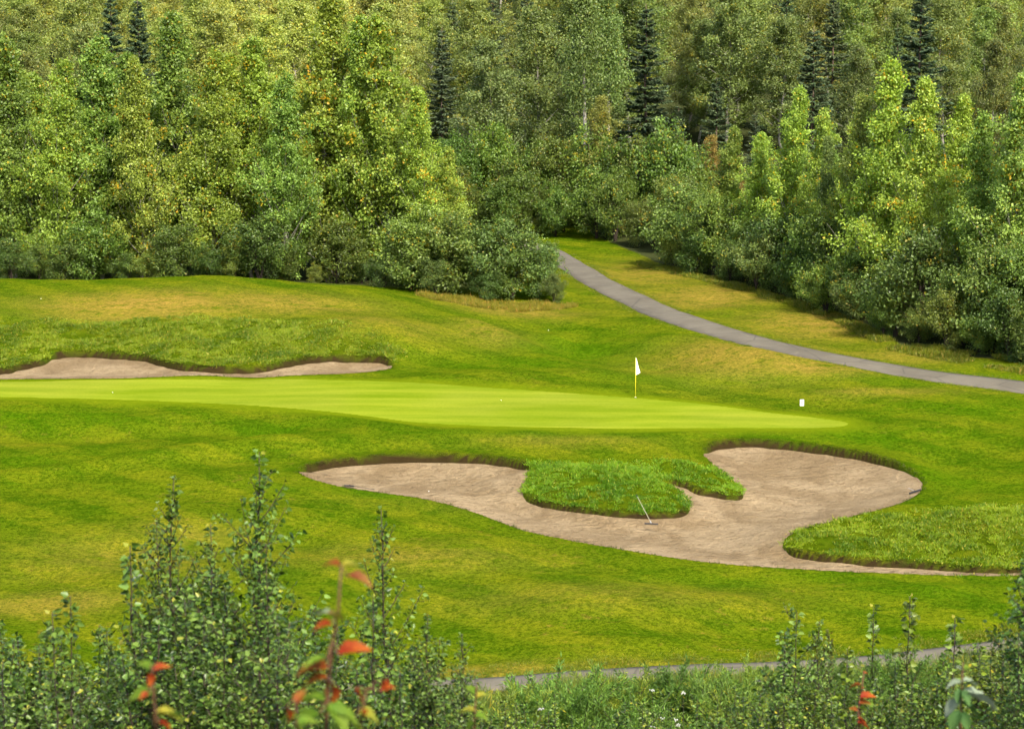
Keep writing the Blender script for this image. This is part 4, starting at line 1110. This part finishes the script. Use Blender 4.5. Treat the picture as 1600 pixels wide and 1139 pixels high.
# ------------------------------------------------------------------ young trees on the camera's slope
def make_sapling(seed, H, R, ntw, leaf, dens=1.0, bare_top=0.0, stems=1, wide_top=0.0):
    r = np.random.default_rng(seed); mb = MB(); P, D, Nn, Sz = [], [], [], []
    def leaf_run(pts, n, sz):
        t = np.linspace(0, 1, len(pts)); w = np.linspace(0.12, 1.0, n) + r.normal(0, .02, n); w = w.clip(0, 1)
        c = np.stack([np.interp(w, t, pts[:, k]) for k in range(3)], 1)
        ax = unit(pts[-1:] - pts[:1])[0]
        sd_ = unit(np.cross(np.broadcast_to(ax, (n, 3)), r.normal(0, 1, (n, 3))))
        d = unit(sd_ * 1.0 + ax * 0.45 + np.array([0, 0, -0.35]) + r.normal(0, .25, (n, 3)))
        P.append(c + d * 0.012); D.append(d); Nn.append(unit(np.array([0, 0, 0.5]) + r.normal(0, .75, (n, 3)) + ax * 0.3)); Sz.append(sz * r.uniform(.55, 1.2, n))
    for s in range(stems):
        az0 = r.random() * 6.28; hh = H * (1 if s == 0 else r.uniform(.6, .95)); lean = 0.03 if s == 0 else r.uniform(.06, .16)
        t = np.linspace(0, 1, 12); wx = np.cumsum(r.normal(0, .008, 12)) * hh; wy = np.cumsum(r.normal(0, .008, 12)) * hh
        tr = np.c_[math.cos(az0) * lean * hh * t + wx, math.sin(az0) * lean * hh * t + wy, hh * t - 0.15 * (t == 0)]
        mb.tube(tr, 0.011 * H / 3 * (1 - .9 * t) + .0015, 6)
        for i in range(ntw // stems):
            q = 0.12 + 0.83 * ((i + r.random()) / (ntw // stems)); az = i * 2.399 + r.normal(0, .4)
            el = r.uniform(.65, 1.15); ln = R * (min(1, (1 - q) * 1.5) * 0.92 + 0.10) * r.uniform(.55, 1.15)
            p0 = np.array([np.interp(q, t, tr[:, k]) for k in range(3)])
            u = np.array([math.cos(az) * math.cos(el), math.sin(az) * math.cos(el), math.sin(el)]); tt = np.linspace(0, 1, 5)[:, None]
            pts = p0 + u * ln * tt + np.array([0, 0, 1]) * ln * .22 * tt ** 2 + np.cumsum(r.normal(0, .012, (5, 3)), 0) * ln
            mb.tube(pts, np.linspace(.0045, .0012, 5) * H / 3, 3, False)
            leaf_run(pts, max(3, int(ln * 34 * dens)), leaf)
            for k in range(int(ln * 10 * dens)):
                w = r.uniform(.2, .85); b0 = np.array([np.interp(w, tt[:, 0], pts[:, j]) for j in range(3)])
                u2 = unit(u + r.normal(0, .65, 3)); l2 = ln * r.uniform(.2, .45)
                p2 = b0 + u2 * l2 * tt
                mb.tube(p2[[0, 4]], [.0022, .001], 3, False)
                leaf_run(p2, max(3, int(l2 * 40 * dens)), leaf * .92)
        leaf_run(tr[7:], int(40 * dens), leaf * 1.1)
        leaf_run(tr[10:], int(16 * dens), leaf * 1.1)
    P, D, Nn, Sz = map(np.concatenate, (P, D, Nn, Sz))
    V, F, rnd, aut = crown_mesh('crown', P, D, Nn, Sz, Sz * r.uniform(.6, .78, len(P)), r, 0.16, 'ovate')
    return mb.mesh('trunk', True), finish_crown('crown', V, F, rnd, aut), H
SAP = [make_sapling(700, 3.0, 0.66, 64, .036, 1.6), make_sapling(701, 3.0, 0.74, 64, .038, 1.45), make_sapling(702, 3.0, 0.64, 60, .036, 1.45), make_sapling(703, 2.4, 0.78, 60, .037, 1.75, stems=3), make_sapling(704, 2.2, 0.82, 66, .036, 1.75, stems=4), make_sapling(705, 2.2, 0.36, 36, .044, 1.0)]

def sapling(v, px, top, Y, wide=1.0, tint=(1, 1, 1), label='', group=None, name='birch_sapling', sink=0.0):
    tm, cm, H = SAP[v]
    p = at_y(px, top, Y); g = float(base_z(p[0], Y)[0]); s = (p[2] - g) / H
    o = empty(name, (p[0], Y, g), random.random() * 6.28)
    o.scale = (s * wide, s * wide, s) if s > 0.35 else (0.35 * wide, 0.35 * wide, s)
    link('trunk', tm, M['twig'], o); c = link('crown', cm, M['sapling'], o); c.color = (*jig(tint, .08), 1)
    tag(o, label, 'sapling', group)
G1 = 'saplings in the left foreground thicket'
TALL = [(0, 284, 745, 14.0, 1.0, 'tall leafy sapling left of the tallest one in the left thicket'), (1, 404, 712, 13.6, 1.0, 'tallest sapling of the left thicket with a bare leader tip'), (2, 625, 797, 13.8, 1.0, 'narrow sapling spire at the right end of the left thicket, below the bunker'),
        (5, 196, 850, 12.5, 1.0, 'thin young sapling with few large leaves at the left of the thicket'), (0, 240, 812, 14.6, .9, 'dark sapling tucked against the left side of a taller one'), (1, 330, 812, 15.0, 1.0, 'sapling filling the dip between the two tallest ones'), (2, 440, 885, 13.2, 1.0, 'shorter sapling at the right foot of the tallest one'),
        (2, 715, 985, 12.6, .9, 'bushy low sapling just before the near path appears'), (1, 690, 960, 13.0, .9, 'low spreading sapling at the right end of the left thicket'), (5, 68, 955, 11.5, 1.0, 'short sapling sprig rising near the left edge'), (5, 122, 932, 11.6, .9, 'lean sapling sprig with a bright tip left of the red leaves'), (5, 590, 930, 12.4, 1.0, 'little sapling behind the red-leaved stem')]
for v, px, top, Y, w, lab in TALL:
    sapling(v, px, top, Y, w, (0.95, 1.0, 0.95), lab, G1)
for i in range(44):
    px = -30 + (i % 22) * 36 + random.uniform(-14, 14)
    env = float(np.interp(px, [-40, 100, 200, 260, 330, 420, 480, 560, 620, 690, 740, 780], [975, 965, 935, 900, 895, 905, 960, 1000, 965, 1010, 1065, 1110]))
    Y = random.uniform(11.0, 13.5) if i < 22 else random.uniform(13.5, 16.0)
    sapling(3 + i % 2, px, env + random.uniform(0, 60) + (30 if i < 22 else -12), Y, random.uniform(.95, 1.25), (0.98, 1.04, 1.05), 'leafy sapling low in the left foreground thicket, %s' % ('beside the left edge' if px < 130 else 'around the short red-leaved stem' if px < 330 else 'under the tallest sapling' if px < 470 else 'behind the tall red-leaved stem' if px < 600 else 'at its right end'), 'low saplings of the left foreground thicket')
G2 = 'saplings in the right foreground'
RS = [(0, 1640, 800, 13.0, 1.1, (.75, .92, .85), 'tall dark sapling mostly beyond the right edge'), (4, 1250, 958, 17.0, 1.0, (1.25, 1.25, 1.5), 'pale-leaved sapling in front of the near path, tallest stem of its clump'), (2, 1226, 978, 17.2, .9, (1.2, 1.2, 1.4), 'pale-leaved sapling on the left side of its clump before the near path'), (2, 1274, 974, 16.8, .9, (1.2, 1.2, 1.4), 'pale-leaved sapling on the right side of its clump before the near path'), (3, 1240, 985, 16.5, 1.1, (1.15, 1.2, 1.3), 'bushy pale-leaved sapling in front of its taller clump neighbours'), (5, 1361, 945, 17.5, .8, (1.15, 1.1, 1.1), 'thin sapling spire in front of the near path, left of the taller spire'), (5, 1430, 930, 17.0, 1.0, (1.1, .95, .9), 'taller thin sapling with dark twiggy top in front of the near path'), (5, 1492, 962, 17.5, 1.1, (1.2, 1.1, 1.0), 'sparse sapling with pale glinting leaves right of the twiggy spire'),
      (0, 1592, 872, 13.5, 1.15, (.8, .95, .95), 'dense dark sapling at the right edge of the picture'), (1, 1585, 985, 12.8, .8, (.8, .95, .95), 'lower dark sapling in front of the one at the right edge'), (5, 1300, 990, 18.5, .6, (.75, .55, .6), 'thin brownish sprig beside the pale-leaved sapling clump'), (5, 1332, 1012, 15, 1.0, (1.3, 1.25, .7), 'bright yellow-green sprig between the clump and the spires')]
for v, px, top, Y, w, t, lab in RS:
    sapling(v, px, top, Y, w, t, lab, G2)
for i in range(32):
    px = 1160 + (i % 16) * 29 + random.uniform(-14, 14)
    top = float(np.interp(px, [1160, 1250, 1400, 1500, 1620], [1078, 1058, 1040, 1018, 985])) + random.uniform(-10, 45)
    sapling(3 + i % 2, px, top, random.uniform(14, 20), random.uniform(.8, 1.15), random.choice([(1.1, 1.1, .8), (.95, 1.0, .9), (1.25, 1.1, .7), (.85, .95, .9)]), 'leafy sapling in the low scrub at lower right, %s' % ('under the pale-leaved clump' if px < 1310 else 'under the thin spires' if px < 1470 else 'beside the right edge'), 'low saplings of the right foreground scrub')
for i in range(20):
    px = 770 + i * 21 + random.uniform(-10, 10)
    sapling(3 + i % 2, px, random.uniform(1088, 1142), random.uniform(18, 26), random.uniform(.8, 1.1), random.choice([(1.3, 1.25, 1.1), (1.05, 1.15, .8), (.9, 1.05, .8)]), 'low leafy sapling top along the lower edge, %s' % ('beside the left thicket' if px < 900 else 'in the middle of the scrub' if px < 1050 else 'below the pale-leaved clump'), 'low sapling tops along the lower edge')

# ------------------------------------------------------------------ out-of-focus plants close to the camera
def colour_leaf_mat(name, c1, c2, transl=0.4):
    m, nt, out = new_mat(name)
    tc = N(nt, 'ShaderNodeTexCoord').outputs['Object']
    sx_ = N(nt, 'ShaderNodeSeparateXYZ'); nt.links.new(tc, sx_.inputs[0])
    w_ = math_(nt, 'ADD', math_(nt, 'MULTIPLY', sx_.outputs[1], 0.55), noise(nt, 3.5, 4, 0.7, vec=tc))
    c = mix(nt, ramp(nt, w_, 0.55, 1.0), c1, c2)
    c = mix(nt, math_(nt, 'MULTIPLY', ramp(nt, math_(nt, 'ABSOLUTE', sx_.outputs[0]), 0.03, 0.0), 0.4), c, mix(nt, 1.0, c, (0.4, 0.35, 0.3), 'MULTIPLY'))
    p = principled(nt, None, c, 0.6, 0.12)
    t = N(nt, 'ShaderNodeBsdfTranslucent'); nt.links.new(c, t.inputs['Color'])
    ms = N(nt, 'ShaderNodeMixShader'); ms.inputs[0].default_value = transl
    nt.links.new(p.outputs[0], ms.inputs[1]); nt.links.new(t.outputs[0], ms.inputs[2]); nt.links.new(ms.outputs[0], out.inputs[0])
    return m
M['red_leaf'] = colour_leaf_mat('red_autumn_leaf', (0.19, 0.018, 0.006), (0.33, 0.080, 0.012))
M['orange_leaf'] = colour_leaf_mat('orange_autumn_leaf', (0.20, 0.042, 0.008), (0.19, 0.09, 0.012))
M['brown_leaf'] = colour_leaf_mat('brown_autumn_leaf', (0.13, 0.030, 0.012), (0.20, 0.10, 0.02))
M['fresh_leaf'] = colour_leaf_mat('fresh_green_leaf', (0.075, 0.15, 0.010), (0.13, 0.19, 0.018))
M['yellow_leaf'] = colour_leaf_mat('yellow_leaf', (0.24, 0.21, 0.02), (0.18, 0.21, 0.025))
M['deep_leaf'] = colour_leaf_mat('deep_green_glossy_leaf', (0.030, 0.075, 0.018), (0.060, 0.12, 0.03), 0.2)
M['pale_leaf'] = colour_leaf_mat('pale_grey_green_leaf', (0.15, 0.19, 0.12), (0.22, 0.26, 0.18), 0.2)
M['red_stem'] = plain('reddish_brown_stem', (0.085, 0.042, 0.020), 0.6, 0.2, 0.3, 40)

def leaf_shape():
    V, F = [], []; n = 9
    for i in range(n):
        t = i / (n - 1); w = 0.29 * math.sin(math.pi * t ** 0.8) ** 0.85 * (1.0 + 0.05 * math.sin(i * 9))
        for s in (-1, -0.5, 0, 0.5, 1):
            V.append((s * w, t, 0.30 * abs(s) ** 1.3 * w * 2.2 - 0.34 * t * t + 0.022 * math.sin(i * 2.6 + s * 5)))
    for i in range(n - 1):
        for k in range(4):
            F.append((i * 5 + k, i * 5 + k + 1, (i + 1) * 5 + k + 1, (i + 1) * 5 + k))
    return V, F
LV, LF = leaf_shape()
LEAF_ME = {}
def big_leaf(parent, pos, along_, up, size, mat):
    if mat not in LEAF_ME:
        me = bpy.data.meshes.new('leaf'); me.from_pydata(LV, [], LF); me.polygons.foreach_set('use_smooth', np.ones(len(LF), bool)); me.update(); me.materials.append(M[mat]); LEAF_ME[mat] = me
    o = bpy.data.objects.new('leaf', LEAF_ME[mat]); COL.objects.link(o); o.parent = parent
    y = Vector(along_).normalized(); x = y.cross(Vector(up)).normalized(); zz = x.cross(y)
    m = Matrix((x, y, zz)).transposed().to_4x4(); m.translation = Vector(pos)
    o.matrix_local = m @ Matrix.Diagonal((size, size, size, 1))

def close_plant(stem_px, Y, leaves, label, name='red_leaved_stem', thick=0.0035, scale=1.0):
    """stem_px: pixels down the stem from tip; leaves: (pixel of leaf base, pixel of leaf tip, material, tilt towards the camera)"""
    pts = [at_y(a, b, Y + 0.02 * k) for k, (a, b) in enumerate(stem_px)]
    last = pts[-1]; g = float(base_z(last[0], last[1])[0])
    root = np.array([last[0], last[1], g])
    o = empty(name, root)
    loc = [Vector(p - root) for p in pts] + [Vector((0.0, 0.0, -0.08))]
    mb = MB(); mb.tube(loc, list(np.linspace(thick * .6, thick * 1.4, len(loc))), 7); mb.build('stem', M['red_stem'], o, True)
    for k, (ba, ti, mat, tilt) in enumerate(leaves):
        a = Vector(at_y(*ba, Y) - root)
        b = Vector(at_y(*ti, Y + tilt) - root)
        # petiole from the nearest stem point
        j = min(range(len(loc) - 1), key=lambda q: (loc[q] - a).length)
        mb = MB(); mb.tube([loc[j], (loc[j] + a) / 2 + Vector((0, 0, 0.006)), a], [0.0016, .0013, .0012], 5, False); mb.build('petiole', M['red_stem'], o)
        up = Vector((0.3 * math.sin(k * 2.1), -0.28 + 0.28 * math.sin(k * 1.3), 1.0))
        big_leaf(o, a, b - a, up, (b - a).length * scale * 0.74, mat)
    tag(o, label, 'plant', 'plants close to the camera')

R_, O_, B_, G_, Y_, D_, P_ = 'red_leaf', 'orange_leaf', 'brown_leaf', 'fresh_leaf', 'yellow_leaf', 'deep_leaf', 'pale_leaf'
close_plant([(533, 886), (528, 960), (520, 1000), (514, 1060), (508, 1160)], 3.9, [
    ((530, 884), (494, 872), O_, .03), ((534, 884), (576, 876), Y_, .02), ((542, 900), (598, 909), B_, -.02), ((518, 976), (472, 979), R_, .02), ((528, 1022), (590, 998), R_, -.02), ((512, 1045), (436, 1040), O_, .03),
    ((510, 1030), (462, 1034), G_, -.03), ((512, 1060), (452, 1064), O_, .02), ((516, 1066), (500, 1090), B_, .02), ((520, 1070), (528, 1100), R_, .03), ((508, 1095), (440, 1080), G_, .03), ((512, 1100), (560, 1150), G_, -.04), ((506, 1110), (600, 1130), G_, .04), ((500, 1115), (430, 1150), G_, .02), ((515, 960), (548, 962), Y_, .04), ((512, 958), (488, 950), P_, .04)],
    'tall out-of-focus stem with red and orange leaves rising before the left thicket')
close_plant([(236, 1040), (240, 1065), (240, 1100), (246, 1160)], 3.9, [
    ((240, 1048), (276, 1030), R_, .02), ((238, 1052), (232, 1076), R_, .01), ((236, 1046), (206, 1022), G_, .03), ((238, 1085), (176, 1088), G_, .02), ((232, 1082), (212, 1092), R_, -.02), ((244, 1112), (304, 1118), Y_, .02), ((246, 1118), (300, 1106), G_, .04), ((248, 1128), (286, 1146), R_, .02)],
    'short out-of-focus stem with red leaves over the left thicket')
close_plant([(572, 1078), (566, 1110), (560, 1165)], 4.0, [((552, 1076), (578, 1098), R_, .02), ((596, 1080), (628, 1062), R_, .03), ((600, 1062), (606, 1082), R_, .02), ((560, 1112), (612, 1128), Y_, .02), ((566, 1108), (580, 1128), R_, .01), ((556, 1120), (500, 1126), G_, .03)],
    'low out-of-focus sprig with three red leaves right of the tall red stem')
close_plant([(462, 1095), (462, 1120), (466, 1165)], 3.8, [((448, 1106), (458, 1132), R_, .02), ((462, 1100), (480, 1064), O_, .02), ((464, 1122), (428, 1112), G_, .03), ((464, 1130), (510, 1118), G_, .02)],
    'lowest out-of-focus sprig with a single red leaf left of the tall red stem')
close_plant([(745, 1070), (742, 1110), (740, 1165)], 6.0, [((743, 1085), (722, 1060), G_, .03), ((744, 1090), (772, 1076), Y_, .03), ((742, 1110), (706, 1106), Y_, .02), ((742, 1118), (775, 1122), G_, .02), ((741, 1128), (720, 1150), G_, .02)],
    'out-of-focus yellow-green sprig at the right end of the left thicket', 'leafy_sprig')
close_plant([(1350, 1050), (1345, 1090), (1340, 1165)], 8.0, [((1348, 1052), (1368, 1046), R_, .03), ((1346, 1070), (1300, 1070), O_, .03), ((1346, 1076), (1362, 1068), B_, .02), ((1344, 1090), (1400, 1074), R_, .03), ((1342, 1098), (1386, 1092), O_, .02), ((1342, 1106), (1372, 1104), G_, .02), ((1340, 1122), (1372, 1128), R_, .02), ((1340, 1128), (1388, 1140), R_, .03), ((1340, 1110), (1310, 1096), O_, .02)],
    'scrubby plant with scattered red leaves in the right foreground', scale=0.62)
close_plant([(1505, 1035), (1502, 1080), (1500, 1165)], 6.2, [((1503, 1066), (1464, 1072), P_, .02), ((1504, 1064), (1540, 1064), P_, .02), ((1502, 1076), (1490, 1104), D_, -.03), ((1502, 1078), (1524, 1108), D_, -.04), ((1502, 1095), (1458, 1124), P_, .02), ((1502, 1098), (1548, 1118), D_, .02), ((1503, 1085), (1584, 1092), P_, .03), ((1501, 1110), (1476, 1150), D_, -.03), ((1501, 1112), (1522, 1150), D_, -.03), ((1504, 1045), (1522, 1036), G_, .02), ((1504, 1048), (1490, 1034), P_, .02)],
    'out-of-focus sprig with broad dark and pale glossy leaves at the lower right', 'leafy_sprig', .004)
